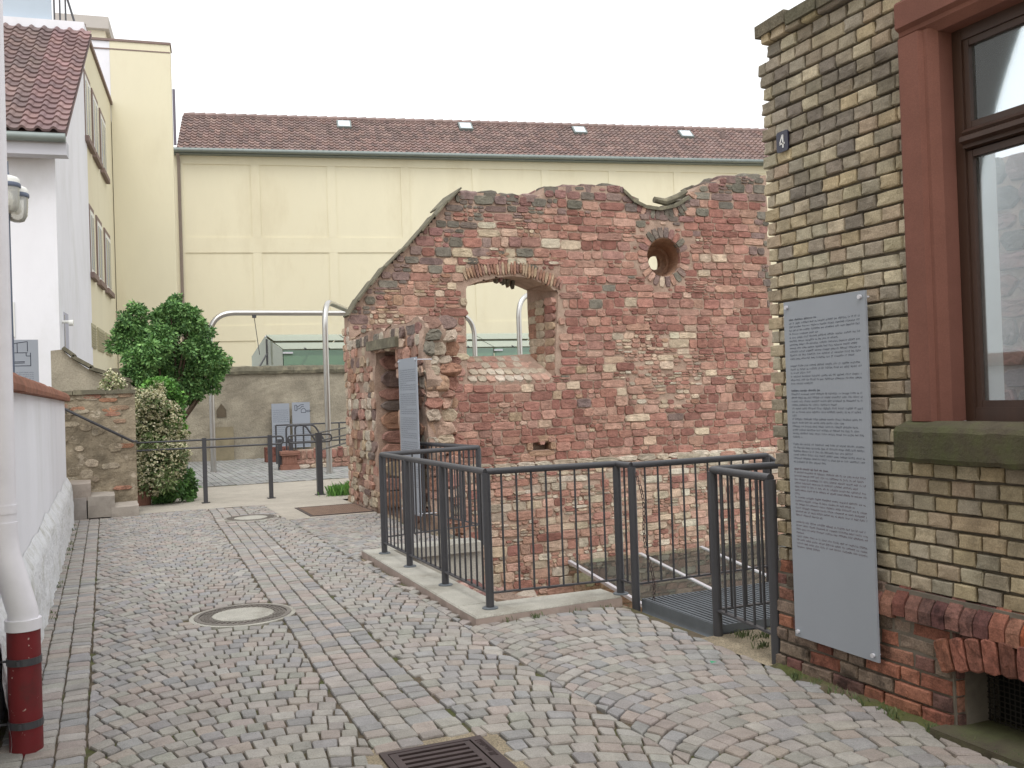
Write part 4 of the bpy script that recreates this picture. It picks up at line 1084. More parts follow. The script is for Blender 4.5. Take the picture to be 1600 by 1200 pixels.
b = MB(); b.box((D0, E0, -.06), (D0 + .03, E1, .012)); b.box((D1 - .06, E0, -.06), (D1, E1, .012)); b.box((D0 + .03, E1 - .03, -.06), (D1 - .06, E1, .0118)); b.box((D0 + .03, E0, -.06), (D1 - .06, E0 + .03, .0118)); b.build('frame', m_iron, dr)
b = MB(); i0, i1 = D0 + .035, D1 - .067; b.box((i0, E0 + .035, -.05), (i0 + .035, E1 - .035, .010)); b.build('grate_side', m_iron, dr)
b = MB(); b.box((i1 - .03, E0 + .035, -.05), (i1, E1 - .035, .010)); b.build('grate_side', m_iron, dr)
for k in range(9):
    y = E0 + .035 + k * .0515; b = MB(); b.box((i0 + .035, y, -.05), (i1 - .03, y + .026, .0098)); b.build('grate_bar', m_iron, dr)
b = MB(); b.box((D0 + .01, E0 + .01, -.3), (D1 - .01, E1 - .01, -.12)); b.build('sump', m_black, dr)
b = MB(); b.box((1.0, 3.5, -.03), (D0 - .001, 4.27, .001)); b.box((D1 + .001, 3.5, -.03), (1.64, 4.27, .001)); b.box((D0 - .001, E1 + .001, -.03), (D1 + .001, 4.27, .0008)); b.build('mortar_bed', m_dirt, dr)
b = MB(); 
for k in range(18): b.box((D1 - .05 + U(0, .03), E1 - .06 - k * .012, .0125), (D1 - .015, E1 - .056 - k * .012, .0145))
b.build('raised_mark', m_iron, dr)
fg = thing('floor_grate', 'large rusty steel grate set in the concrete slab by the ruin', 'grate', (3, 13.8, 0))
b = MB(); b.box((2.54, 13.2, .007), (2.58, 14.4, .016)); b.box((3.42, 13.2, .007), (3.44, 14.4, .016)); b.box((2.58, 13.2, .007), (3.42, 13.24, .0158)); b.box((2.58, 14.36, .007), (3.42, 14.4, .0158)); b.build('frame', m_iron, fg)
b = MB(); b.box((2.58, 13.24, .0062), (3.42, 14.36, .0075)); b.build('shadow_sheet', m_black, fg)  # black sheet on the slab, painted as the shade between the bars
for k in range(27): x = 2.6 + k * .031; b = MB(); b.box((x, 13.24, .008), (x + .017, 14.36, .015)); b.build('bar', mat('rusty_grate', s2l((134, 112, 98)), .8, .2, 9, .2, 60), fg)
for k in range(12): y = 13.3 + k * .09; b = MB(); b.box((2.58, y, .009), (3.42, y + .02, .0144)); b.build('cross_bar', MATS['rusty_grate'], fg)

# ================================================================== LEFT SIDE: low white wall, downpipe, stair
lw = thing('garden_wall', 'low white rendered wall with rounded red sandstone coping', 'wall', (-.6, 10, 0))
LWX = -.53
cp0, cp1 = px(14, 597, LWX), px(92, 620, LWX)
WY_0, WY_1 = 4.95, 14.85
def wtop(y): return 1.70
b = MB()
rough(b, 90, 14, lambda u, v: (LWX + .004 * nz3(u * 30, v * 6, 0, 1), WY_1 - u * (WY_1 - WY_0), -.03 + v * (wtop(0) + .03)))
b.box((LWX - .32, WY_0, -.03), (LWX - .02, WY_1, wtop(0))); b.add([(LWX, WY_1, -.03), (LWX - .3, WY_1, -.03), (LWX - .3, WY_1, 1.7), (LWX, WY_1, 1.7)], [(0, 1, 2, 3)]); b.build('wall', m_white, lw)
def plf(u, v):
    y = WY_1 + .02 - u * (WY_1 - WY_0); top = .62 + .06 * nz3(y, 0, 0, 1.2) + .03 * nz3(y, 4, 0, 5)
    z = -.03 + v * (top + .03); e = min(1, (1 - v) * 6)
    return (LWX + .003 + e * (.055 + .035 * (1 - v) + .02 * nz3(y, z, 0, 4) + .012 * nz3(y, z, 3, 11)), y, z)
b = MB(); rough(b, 160, 16, plf); b.build('flaking_plinth', m_whiterough, lw, smooth=True)
y = WY_0
while y < WY_1 - .1:                                  # coping stones
    L_ = min(U(.7, .95), WY_1 + .1 - y); b = MB(); n = 12; xs_ = [(LWX + .07 - .0, 1.70), (LWX + .075, 1.735), (LWX + .06, 1.785), (LWX + .02, 1.815), (LWX - .15, 1.835), (LWX - .32, 1.81), (LWX - .38, 1.76), (LWX - .38, 1.70)]
    b.prism([(p[0], y + .003, p[1] + U(-.004, .004)) for p in xs_], (0, L_ - .006, 0), jcol((1, 1, 1), .1)); b.build('coping_stone', m_coping, lw); y += L_
dp = thing('downpipe', 'white rainwater downpipe with dark red standpipe at its foot', 'downpipe', (-.4, 4.9, 0))
c0 = gz(44, 1180); c0 = Vector((c0.x - .01, c0.y + .06, 0))
up = px(-4, 700, c0.x - .155)
jz = px(33, 985, c0.x).z
cu = Vector((c0.x - .078, c0.y + .02, 0))
b = MB(); b.tube([c0 + ZZ * -.02, c0 + ZZ * jz], .072, 24); b.build('standpipe', m_pipered, dp, smooth=True)
b = MB(); b.tube([c0 + ZZ * (jz - .02), c0 + ZZ * (jz + .03)], .0785, 24); b.tube([c0 + ZZ * jz, c0 + ZZ * (jz + .06)] + [c0.lerp(cu, t) + ZZ * (jz + .06 + t * .3) for t in (.08, .25, .5, .75, .92)] + [cu + ZZ * (jz + .42), cu + ZZ * (jz + .48)], .066, 24); b.build('elbow', m_pipewhite, dp, smooth=True)
b = MB(); b.tube([cu + ZZ * (jz + .47), cu + ZZ * 7.0], .062, 24); b.build('pipe', m_pipewhite, dp, smooth=True)
b = MB(); b.tube([cu + ZZ * (jz + .52), cu + ZZ * (jz + .56)], .066, 24); b.build('pipe_clamp', m_pipewhite, dp, smooth=True)
for z in (px(38, 1030, c0.x).z, px(40, 1130, c0.x).z):
    b = MB(); b.tube([c0 + ZZ * (z - .016), c0 + ZZ * (z + .016)], .076, 24); b.tube([c0 + Vector((-.2, .02, z)), c0 + Vector((-.07, 0, z))], .006, 6); b.tube([c0 + Vector((-.02, -.08, z - .012)), c0 + Vector((-.02, -.08, z + .012))], .008, 6); b.build('clamp', m_steel, dp)
b = MB(); b.box((-6, -3.5, -.03), (-.56, WY_0 - .02, 7.2)); lh = thing('cream_house', 'cream rendered house corner beside the downpipe', 'house', (-3, 0, 0)); b.build('wall', m_cream, lh)
b = MB(); b.box((-.558, -3.5, 0), (-.53, WY_0 - .03, .95)); b.build('plinth', mat('plinth_render', s2l((176, 178, 160)), .9, .12, 4, .4, 30), lh)

# stair: three worn steps in front of the rubble cheek wall
SWY = 15.55
st = thing('stone_steps', 'three worn sandstone steps against the rubble cheek wall', 'steps', (0, 15.2, 0))
def stepbox(p0, p1, yb, m, name='step'):
    """p0 = top-left px on its front, p1 = bottom-right px on its front (front plane y)"""
    yf = 14.95; a, c = py(*p0, yf), py(*p1, yf); b = MB(); n = 10
    def fn(x, y, z): return (x + .01 * nz3(x, y, z, 6), y + .012 * nz3(x + 3, y, z, 6), z + .010 * nz3(x, y + 5, z, 6))
    vs = []
    for i in range(n + 1):
        x = a.x + (c.x - a.x) * i / n
        for (y, z) in ((yb, c.z - .04), (yf + .015, c.z - .04), (yf, c.z + (a.z - c.z) * .5), (yf + .005, a.z - .02), (yf + .03, a.z), (yf + (yb - yf) * .5, a.z - .004), (yb, a.z)): vs.append(fn(x, y, z))
    m_ = 7; b.add(vs, [(i * m_ + k, (i + 1) * m_ + k, (i + 1) * m_ + k + 1, i * m_ + k + 1) for i in range(n) for k in range(m_ - 1)] + [tuple(reversed(range(m_))), tuple(n * m_ + k for k in range(m_))], m); b.build(name, m_step, st)
stepbox((174, 791), (217, 811), SWY, (1, .97, .95)); stepbox((137, 775), (180, 803), SWY, (1, .97, .95)); stepbox((104, 756), (142, 778), SWY, (1, .93, .90)); stepbox((104, 778), (136, 816), SWY, (.92, .9, .92), 'support_block')
sw = thing('cheek_wall', 'plastered rubble and brick stair wall with flat stone top behind the steps', 'wall', (-.2, 15.8, 0))
w0, w1 = py(86, 620, SWY), py(213, 700, SWY); wz = py(150, 616, SWY).z
b = MB(); rough(b, 50, 50, lambda u, v: ((lambda x, z: (x, SWY + .02 * nz3(x, z, 0, 3) + .012 * nz3(x, z, 5, 9), z))(w0.x - .3 + u * (w1.x - w0.x + .3), -.03 + v * (wz + .03))))
b.box((w0.x - .3, SWY + .04, -.03), (w1.x, SWY + .42, wz)); b.add([(w1.x + .0, SWY, -.03), (w1.x, SWY + .42, -.03), (w1.x, SWY + .42, wz), (w1.x, SWY, wz)], [(0, 1, 2, 3)]); b.build('wall', m_stairwall, sw)
b = MB(); x = w0.x - .3
while x < w1.x: L_ = min(U(.4, .6), w1.x + .03 - x); b = MB(); b.box((x + .004, SWY - .04, wz), (x + L_ - .004, SWY + .46, wz + .06 + U(-.008, .008))); b.build('cap_slab', m_slate, sw); x += L_
lst = []
for i in range(46):
    q = R(); xx = U(w0.x, w1.x - .1); zz_ = (U(wz - .32, wz - .02) if i < 20 else U(.35, wz - .2)); hot = (xx > w1.x - .32 and R() < .6) or (i < 20 and R() < .35)
    if xx > w1.x - .12 and not hot: continue
    w, h = (U(.18, .26), .065) if i < 20 or hot else (U(.1, .25), U(.06, .14))
    if hot: xx = min(xx, w1.x - w / 2 - .01)
    o = Vector((xx, SWY, zz_)); col = jcol(random.choice([s2l((164, 122, 98)), s2l((156, 116, 98)), s2l((154, 130, 110))]) if hot else random.choice([s2l((150, 140, 122)), s2l((162, 150, 132)), s2l((140, 128, 110))]), .1)
    def mk(mb, o=o, w=w, h=h, col=col, hot=hot): stone(mb, o, XX, ZZ, -YY, w, h, .012, col, n=10, jit=.12, sq=5 if hot else 3)
    lst.append((parea(o, w, h), mk, o))
pieces(lst, sw, 'stone', 'stones', m_stone, 60)
hr = thing('handrail', 'sloping dark metal handrail on the stair cheek wall', 'handrail', (0, 15.4, .9))
a, c = py(88, 633, SWY - .1), py(208, 690, SWY - .1); b = MB(); b.tube([a, c, c + Vector((.05, .1, 0))], .02, 10); b.build('rail', m_steel, hr, smooth=True)
for t in (.12, .85):
    p = a.lerp(c, t); b = MB(); b.tube([p, p + Vector((0, .0, -.05)), p + Vector((0, .11, -.05))], .008, 6); b.build('bracket', m_steel, hr)
# barrier posts and double rails behind
bf_ = thing('barrier', 'low barrier of dark metal posts with double rails across the path', 'barrier', (2.3, 16.2, 0))
q1, q2, q3 = gz(322, 786), gz(427, 780), gz(498, 772); YB_ = 16.25
pst = [Vector((q.x, YB_, 0)) for q in (q1, q2, q3)]
hz = [py(320, 684, YB_).z, py(424, 680, YB_).z, py(493, 676, YB_).z]; hp = sum(hz) / 3
for i, p in enumerate(pst):
    b = MB(); r_ = (.032, .032, .048)[i]; b.box((p.x - r_, p.y - r_, 0), (p.x + r_, p.y + r_, hp)); b.box((p.x - r_ - .03, p.y - r_ - .03, 0), (p.x + r_ + .03, p.y + r_ + .03, .012)); b.build('post', m_steel, bf_)
for (xa, xb2, za, zb, loop) in ((py(211, 690, YB_).x, pst[0].x, .0, 0, 0), (pst[0].x, pst[1].x, 0, 0, 0)):
    for dz in (-.03, -.155):
        b = MB(); b.tube([(xa, YB_, hp + dz), (xb2, YB_, hp + dz)], .015, 8); b.build('rail', m_steel, bf_, smooth=True)
for i, s_ in ((1, 1), (2, 1), (2, -1)):                # looped rail ends
    p = pst[i]; e = .22 * s_ if not (i == 2 and s_ < 0) else -(pst[2].x - pst[1].x - .30)
    a, c = Vector((p.x, YB_, hp - .03)), Vector((p.x + e, YB_, hp - .03)); d_ = Vector((p.x + e, YB_, hp - .155)); f_ = Vector((p.x, YB_, hp - .155))
    b = MB(); b.tube([a] + fil(a, c, d_, .06) + fil(c, d_, f_, .06) + [f_], .015, 8); b.build('rail_loop', m_steel, bf_, smooth=True)
x2 = py(552, 690, YB_ + 1.2).x
for z0_, z1_ in ((hp + .0, hp + .05), (hp - .14, hp - .08), (hp - .30, hp - .22)):
    b = MB(); b.tube([(pst[2].x, YB_, z0_), (x2 + .6, YB_ + 2.6, z1_)], .014, 8); b.build('rail', m_steel, bf_, smooth=True)

# ================================================================== YARD BEHIND
YW = 28.2
yw = thing('yard_wall', 'old plastered boundary wall with dark stone coping behind the yard', 'wall', (5, YW, 0))
wt = py(420, 584, YW).z; xl, xr = py(150, 650, YW).x, 22.0
b = MB(); rough(b, 120, 24, lambda u, v: ((lambda x, z: (x, YW + .03 * nz3(x, z, 0, 2) + .015 * nz3(x, z, 4, 7), z))(xl + u * (xr - xl), -.03 + v * (wt + .03))))
b.box((xl, YW + .06, -.03), (xr, YW + .5, wt)); b.build('wall', m_rubblewall, yw)
x = xl
while x < xr:
    L_ = U(.8, 1.3); b = MB(); vs = []; n = 8
    for i in range(n + 1):
        xx = x + L_ * i / n - (.005 if i == n else 0)
        for (y, z) in ((YW + .6, wt), (YW - .08, wt), (YW - .1, wt + .09), (YW - .02, wt + .2), (YW + .25, wt + .24), (YW + .6, wt + .12)): vs.append((xx, y + .02 * nz3(xx, y, z, 5), z + .025 * nz3(xx, y, z + 3, 5)))
    b.add(vs, [(i * 6 + k, (i + 1) * 6 + k, (i + 1) * 6 + k + 1, i * 6 + k + 1) for i in range(n) for k in range(5)] + [tuple(reversed(range(6))), tuple(n * 6 + k for k in range(6))]); b.build('coping_stone', m_slate, yw); x += L_
nc = py(346, 645, YW); b = MB()
b.prism([nc + Vector((-.13, -.035, -.12)), nc + Vector((.13, -.035, -.12)), nc + Vector((.13, -.035, .08)), nc + Vector((0, -.035, .26)), nc + Vector((-.13, -.035, .08))], (0, .02, 0)); b.build('niche_shade_plate', mat('niche_shadow', s2l((96, 86, 72)), .95, .2, 4, .5, 30), yw)  # no hollow: flat plate in a shade colour drawn as a pointed niche
b = MB(); a, c = py(330, 668, YW - .12), py(366, 714, YW - .12); b.box((a.x, YW - .14, 0), (c.x, YW - .03, a.z)); 
single(b, 'stone_slab', mat('grey_slab', s2l((140, 130, 108)), .95, .2, 4, .5, 30), 'flat grey stone slab leaning at the foot of the yard wall', 'stone slab')
def draw(segs, w):
    def f(b, o, X, N):
        for (u0, v0, u1, v1) in segs:
            p, q = o + X * u0 - ZZ * v0 + N * .002, o + X * u1 - ZZ * v1 + N * .002; d = (q - p).normalized(); s_ = d.cross(N) * w
            b.add([p - s_, q - s_, q + s_, p + s_], [(0, 1, 2, 3)])
    return f
b0, b1, b2, b3 = py(424, 631, YW - .2), py(454, 705, YW - .2), py(456, 629, YW - .2), py(486, 703, YW - .2)
hB = b0.z - .25
board('information_board', 'grey text board leaning on the yard wall, without a drawing', (b0.x, YW - .2, b0.z), XX, -YY, b1.x - b0.x, hB, [1 if i % 8 else 0 for i in range(22)], .055, .15, 8, screws=False)
hb = [(.08, .08, .08, .24), (.08, .24, .14, .24), (.14, .24, .14, .08), (.14, .08, .08, .08), (.14, .14, .26, .07), (.26, .07, .34, .07), (.14, .20, .24, .17), (.24, .17, .28, .12), (.28, .12, .34, .12), (.26, .30, .26, .22), (.26, .22, .33, .17), (.33, .17, .39, .22), (.39, .22, .39, .30), (.39, .30, .26, .30), (.42, .24, .52, .24), (.52, .24, .52, .28), (.52, .28, .42, .28), (.42, .28, .42, .24)]
board('information_board', 'grey board with a small black plan drawing leaning on the yard wall', (b2.x, YW - .2, b2.z), XX, -YY, b3.x - b2.x, hB, [0] * 9 + [1 if i % 6 else 0 for i in range(12)], .055, .15, 9, screws=False, extra=draw(hb, .007))
# low remains in the yard
rm = thing('brick_remains', 'low strip of red brick and rubble remains in the paved yard', 'ruin', (6, 24, 0))
ra = gz(478, 733); rb_ = gz(548, 731); lst = []
z = 0
for r_ in range(4):
    x = ra.x - .2
    while x < rb_.x + 2.5:
        w = U(.1, .16) if r_ > 1 else U(.18, .36); h = .2 if r_ == 2 else .11
        if r_ == 3: h = .06
        o = Vector((x + w / 2, ra.y + .1, [.06, .17, .33, .46][r_])); col = jcol(random.choice(RED + PINK if r_ >= 2 else PALE + PINK), .15)
        if r_ < 3 or R() < .5:
            def mk(mb, o=o, w=w, h=h, col=col): stone(mb, o, XX, ZZ, -YY, w - .02, h - .015, .03, col, n=10, jit=.08)
            lst.append((parea(o, w, h), mk, o))
        x += w
pieces(lst, rm, 'brick', 'bricks', m_stone, 60)
b = MB(); b.box((ra.x - .25, ra.y + .1, -.02), (rb_.x + 2.6, ra.y + .5, .44)); b.build('core', m_mortar, rm)
cb = gz(453, 734); b = MB(); s_ = .22
for hw, z0_, z1_ in ((1, 0, .07), (.93, .07, .12), (.75, .12, .34), (.95, .34, .38), (1.0, .38, .44)):
    b.box((cb.x - s_ * hw, cb.y - s_ * hw + .1, z0_), (cb.x + s_ * hw, cb.y + s_ * hw + .1, z1_))
for k in range(5): x = cb.x - .13 + k * .065; b.box((x - .012, cb.y - s_ * .75 + .085, .14), (x + .012, cb.y - s_ * .75 + .1, .32))
single(b, 'column_base', m_terra, 'red moulded column base standing on the yard paving', 'column base')
b = MB(); p = gz(437, 722); b.box((p.x - .35, p.y, 0), (p.x + .3, p.y + .3, .4), RB[1]); single(b, 'stone_block', m_rbrick, 'squat red brick block behind the column base', 'stone block')
# yard handrails
def handrail(label, pts, hs, zr, rr=.02):
    t = thing('yard_railing', label, 'railing', tuple(pts[0]))
    for z in zr:
        b = MB(); b.tube([p + ZZ * z for p in pts], rr, 8); b.build('rail', m_steel, t, smooth=True)
    for p in pts:
        b = MB(); b.tube([p, p + ZZ * zr[0]], .022, 8); b.build('post', m_steel, t, smooth=True)
Yh = 25.0
handrail('dark tubular railing with two bars across the back of the yard', [Vector((py(432, 700, Yh).x, Yh, 0)), Vector((py(475, 700, Yh).x, Yh, 0)), Vector((py(531, 700, Yh).x, Yh, 0)), Vector((py(610, 700, Yh).x, Yh, 0))], 1, (1.0, .55))
ys = thing('stair_handrail', 'pair of bent tube handrails at the steps in the yard', 'handrail', (5, 24, 0)); Yh = 23.2
for x_, e in ((448, 0), (462, 1)):
    p = Vector((py(x_, 700, Yh).x, Yh, 0)); a = p + ZZ * .3; t_ = p + ZZ * 1.02; c = t_ + Vector((.45, 0, 0)); d_ = c + Vector((.25, 0, -.4))
    b = MB(); b.tube([p] + fil(p, t_, c, .1) + fil(t_, c, d_, .1) + [d_], .022, 8); b.build('tube', m_steel, ys, smooth=True)
for x_ in (434, 451):
    p = Vector((py(x_, 700, Yh).x, Yh - .3, 0)); b = MB(); b.box((p.x - .05, p.y - .04, 0), (p.x + .05, p.y + .04, .72)); b.build('lamp_bollard', m_steel, ys)
# stainless portal frames
ta = gz(334, 738); tb = gz(515, 740)
zA = py(420, 489, ta.y).z; xr_ = py(741, 515, ta.y).x
def portal(label, pts, r_=.064):
    t = thing('steel_portal', label, 'steel frame', tuple(pts[0])); q = [pts[0]]
    for i in range(1, len(pts) - 1): q += fil(pts[i - 1], pts[i], pts[i + 1], .6, 10)
    q.append(pts[-1]); b = MB(); b.tube(q, r_, 16); b.build('tube', m_inox, t, smooth=True)
    for p in (pts[0], pts[-1]):
        b = MB(); b.lathe([(r_ + .02, 0), (r_ + .02, .03)], tuple(p), 16); b.build('foot_ring', m_inox, t)
portal('long stainless tube arch over the yard beside the tree', [ta, Vector((ta.x, ta.y, zA)), Vector((xr_, ta.y, zA)), Vector((xr_, ta.y, 0))])
zB = py(512, 473, tb.y).z + .05; d_ = (gz(541, 483, zB) - gz(517, 473, zB)); d_.z = 0; d_.normalize()
e_ = tb + d_ * 8
portal('stainless tube arch standing in front of the yard boards', [tb, Vector((tb.x, tb.y, zB)), Vector((e_.x, e_.y, zB)), Vector((e_.x, e_.y, 0))])
p = py(812, 540, 21.5); zC = py(812, 458, 21.5).z
portal('stainless tube arch seen through the ruin window', [Vector((p.x, 21.5, 0)), Vector((p.x, 21.5, zC)), Vector((p.x + 5, 23.5, zC)), Vector((p.x + 5, 23.5, 0))])
b = MB(); q = Vector((py(397, 490, ta.y).x, ta.y, zA)); 
hw = thing('hanging_wire', 'thin wires with a small fitting below the stainless arch', 'wire', tuple(q)); b.tube([q, q - ZZ * .12], .05, 8); b.tube([q - ZZ * .1, Vector((q.x + .1, q.y, zA - 1.0))], .009, 5); b.build('wire', m_steel, hw)
# glass house over the bath
gh = thing('glass_canopy', 'green tinted glass gable canopy with steel struts behind the yard wall', 'glass canopy', (10, 30, 0))
FE, RS, BE = py(441.5, 546, 29.5), py(414, 526, 30.6), py(394, 565, 31.6); XE = 23.0
BE.z = FE.z - .1
zb = wt - .6
def quadp(name, a, bb, c, d, m, t=.012):
    b = MB(); nrm = (bb - a).cross(d - a).normalized() * t; b.prism([a, bb, c, d], nrm); b.build(name, m, gh)
m_groof = glassmat('canopy_roof_glass', s2l((198, 208, 196)), transp=.35, refl_rough=.08); m_gfront = glassmat('canopy_front_glass', s2l((172, 200, 184)), transp=.6)
x = FE.x; W = 2.3; i = 0
while x < XE:
    x2 = min(x + W, XE); dx = Vector((1, 0, 0))
    o1 = Vector((x + .02, FE.y, FE.z)); o2 = Vector((x2 - .02, FE.y, FE.z))
    r1 = Vector((RS.x + (x - FE.x) + .02, RS.y, RS.z)); r2_ = Vector((RS.x + (x2 - FE.x) - .02, RS.y, RS.z))
    m1, m2 = o1.lerp(r1, .48), o2.lerp(r2_, .48); m1b, m2b = o1.lerp(r1, .52), o2.lerp(r2_, .52)
    quadp('roof_pane', o1, o2, m2, m1, m_groof); quadp('roof_pane', m1b + ZZ * .05, m2b + ZZ * .05, r2_ + ZZ * .05, r1 + ZZ * .05, m_groof)
    quadp('wall_pane', Vector((x + .02, FE.y, zb)), Vector((x2 - .02, FE.y, zb)), o2 - ZZ * .03, o1 - ZZ * .03, m_gfront)
    quadp('roof_pane', r1 + YY * .03, r2_ + YY * .03, Vector((r2_.x - RS.x + BE.x, BE.y, BE.z)), Vector((r1.x - RS.x + BE.x, BE.y, BE.z)), m_groof)
    for f_ in (.15, .5, .85):
        z = zb + (FE.z - zb) * f_ + .1; b = MB(); b.box((x + .0, FE.y - .06, z - .025), (x + .3, FE.y - .02, z + .025)); b.build('fitting', m_alu, gh)
    for f_ in (.3, .62): 
        p_ = o1.lerp(o2, f_); q_ = r1.lerp(r2_, f_); b = MB(); b.tube([p_ - YY * .02, p_ + (q_ - p_) * .06 - YY * .02], .03, 6); b.build('fitting', m_steel, gh)
    b = MB(); b.tube([(x + .9, FE.y + .15, zb + .4), (x2 - .2, FE.y + .15, FE.z - .2)], .009, 5); b.build('wire', m_steel, gh)
    b = MB(); b.tube([(x + .9, FE.y + .3, FE.z), (x + .15, FE.y + .3, zb)], .025, 6); b.build('strut', m_steel, gh)
    b = MB(); b.tube([(x + .01, FE.y + .12, zb), (x + .01, FE.y + .12, FE.z - .05)], .035, 8); b.build('mast', m_steel, gh)
    x = x2; i += 1
b = MB(); b.prism([FE, RS, BE, Vector((BE.x, BE.y, zb)), Vector((FE.x, FE.y, zb))], (-.012, 0, 0)); b.build('gable_pane', m_groof, gh)
b = MB(); b.tube([RS, Vector((XE, RS.y, RS.z))], .03, 8); b.build('ridge_tube', m_alu, gh)
b = MB(); q = py(414, 550, 30); b.tube([py(417, 553, 29.4), py(397, 588, 28.6)], .025, 6); b.build('strut', m_steel, gh)
b = MB(); b.tube([RS - ZZ * .1 + Vector((0, -.3, 0)), RS + Vector((0, -.3, -.9))], .03, 6); b.build('mast', m_steel, gh)

# ================================================================== LONG YELLOW BUILDING
ZE = 11.2
BL, BR = gz(280, 238, ZE), gz(1195, 256, ZE); bd = (BR - BL); bd.z = 0; bd.normalize(); bn = Vector((-bd.y, bd.x, 0))   # bn points away
bb_ = thing('long_building', 'long windowless yellow rendered building with brown tiled roof and skylights', 'building', (BL.x, BL.y, 0))
S1 = (BR - BL).length + 9
o = Vector((BL.x, BL.y, -.03)) - bd * 1.2
b = MB(); b.obox(o, bd * (S1 + 1.2), bn * 9, ZZ * (ZE + .03)); b.build('wall', m_yellow, bb_)
def bs(x, y): p = pl(x, y, Vector((BL.x, BL.y, 0)), bn); return (p - BL).dot(bd), p.z
def strip(s0, s1, z0, z1, t=.03):
    b = MB(); b.obox(Vector((BL.x, BL.y, z0)) + bd * s0 - bn * t, bd * (s1 - s0), bn * t, ZZ * (z1 - z0)); b.build('wall_band', m_yellow, bb_)
ztp = bs(340, 257)[1]; zbt = bs(340, 371)[1]; zt2 = bs(340, 395)[1]; zb2 = zt2 - (ztp - zbt)
sc = [bs(393, 320)[0], bs(407, 320)[0], bs(512, 320)[0], bs(525, 320)[0], bs(627, 320)[0], bs(640, 320)[0]]
pitch = (sc[2] - sc[0]); wv = sc[1] - sc[0]
zlev = [(zt2, zbt), (ztp, ZE), (zb2 - (zbt - zt2), zb2), (-.02, zb2 - (zbt - zt2) - (ztp - zbt))]
for (z0_, z1_) in zlev: strip(-.28, S1, z0_, z1_, .032)
s = sc[0]
cols = [-.28 + .0]
while s < S1 - .5:
    for (z0_, z1_) in ((zbt, ztp), (zb2, zt2), (zb2 - (zbt - zt2) - (ztp - zbt), zb2 - (zbt - zt2))): strip(s, s + wv, z0_ + .002, z1_ - .002, .030)
    s += pitch
for (z0_, z1_) in ((zbt, ztp), (zb2, zt2)): strip(-.28, .12, z0_ + .002, z1_ - .002, .030)
# roof
sl = math.radians(40); up_ = bn * math.cos(sl) + ZZ * math.sin(sl); rn = -bn * math.sin(sl) + ZZ * math.cos(sl)
EO = Vector((BL.x, BL.y, ZE + .05)) - bn * .35
rid = pl(290, 181, EO, rn); slen = (rid - EO).dot(up_)
tw, nrow = .215, 12; rl = slen / nrow
b = MB(); ncol = int((S1 + .1) / tw); TC = [des(s2l(c), .2) for c in ((138, 114, 108), (128, 106, 101), (146, 120, 112), (122, 102, 97), (140, 112, 104))]
for r_ in range(nrow):
    base = EO + up_ * (r_ * rl); tilt = rn * .055
    for c in range(ncol):
        col = jcol(random.choice(TC), .12); x_ = c * tw - .05
        vs = []
        for k in range(7):
            t = k / 6; h = .045 * max(0, math.sin(t * 2 * math.pi)) ** .8 if t < .5 else -.012 * math.sin((t - .5) * 2 * math.pi)
            q = base + bd * (x_ + t * tw) + rn * h
            vs += [q + tilt - rn * .05, q + tilt, q + up_ * (rl + .04)]
        b.add(vs, [f_ for k in range(6) for f_ in ((3 * k, 3 * k + 3, 3 * k + 4, 3 * k + 1), (3 * k + 1, 3 * k + 4, 3 * k + 5, 3 * k + 2))], col)
b.build('roof_tiles', m_tile, bb_, kind='stuff')
b = MB(); RP = EO + up_ * slen; b.prism([EO + rn * -.06 - bd * .02, RP - rn * .06 - bd * .02, RP - rn * .06 + bn * 7 - ZZ * 5 - bd * .02], bd * (S1 - .1), TC[3]); b.build('roof_deck', m_tile, bb_)
x_ = 0
b = MB()
while x_ < S1 - .4:
    p = RP + bd * x_ + rn * .02; b.tube([p, p + bd * .42 + ZZ * .02], [.10, .12], 8, jcol(TC[0], .1)); x_ += .4
b.build('ridge_tiles', m_tile, bb_, kind='stuff')
b = MB(); g = EO - bn * .06 - ZZ * .05; b.tube([g - bd * .25, g + bd * S1], .085, 10); b.build('gutter', m_zinc, bb_, smooth=True)
b = MB(); b.obox(Vector((BL.x, BL.y, ZE - .12)) - bn * .3 - bd * .2, bd * (S1 + .1), bn * .29, ZZ * .1); b.build('soffit', m_zinc, bb_)
for (x0_, x1_, y0_, y1_) in ((526, 549, 192, 203), (716, 738, 195, 206), (893, 917, 201, 212), (1059, 1083, 207, 218)):
    c = pl((x0_ + x1_) / 2, (y0_ + y1_) / 2, EO, rn); b = MB(); w, h = .58, .62
    o = c - bd * w / 2 - up_ * h / 2; b.obox(o, bd * w, up_ * h, rn * .13); sk = b.build('skylight', m_zinc, bb_)
    b = MB(); b.obox(o + bd * .06 + up_ * .06 + rn * .131, bd * (w - .12), up_ * (h - .12), rn * .01); b.build('pane', mat('sky_pane', s2l((206, 214, 220)), .08, 0, 1, 0, spec=.8), sk)
for (x_, y_) in ((371, 192), (1128, 216)):
    c = pl(x_, y_, EO, rn); b = MB(); b.tube([c, c + ZZ * .16 + rn * .1], [.14, .1], 8, TC[3]); b.build('vent_tile', m_tile, bb_, smooth=True)
dpp = thing('downpipe', 'grey rain pipe running down the left end of the long yellow building', 'downpipe', (BL.x, BL.y, 0))
c = Vector((BL.x, BL.y, 0)) + bd * -.02 - bn * .12; b = MB(); b.tube([c + ZZ * .0, c + ZZ * (ZE - .35), c + ZZ * (ZE - .1) - bn * .2], .06, 10); b.build('pipe', mat('brown_pipe', s2l((140, 128, 120)), .6, .1, 3, 0), dpp, smooth=True)

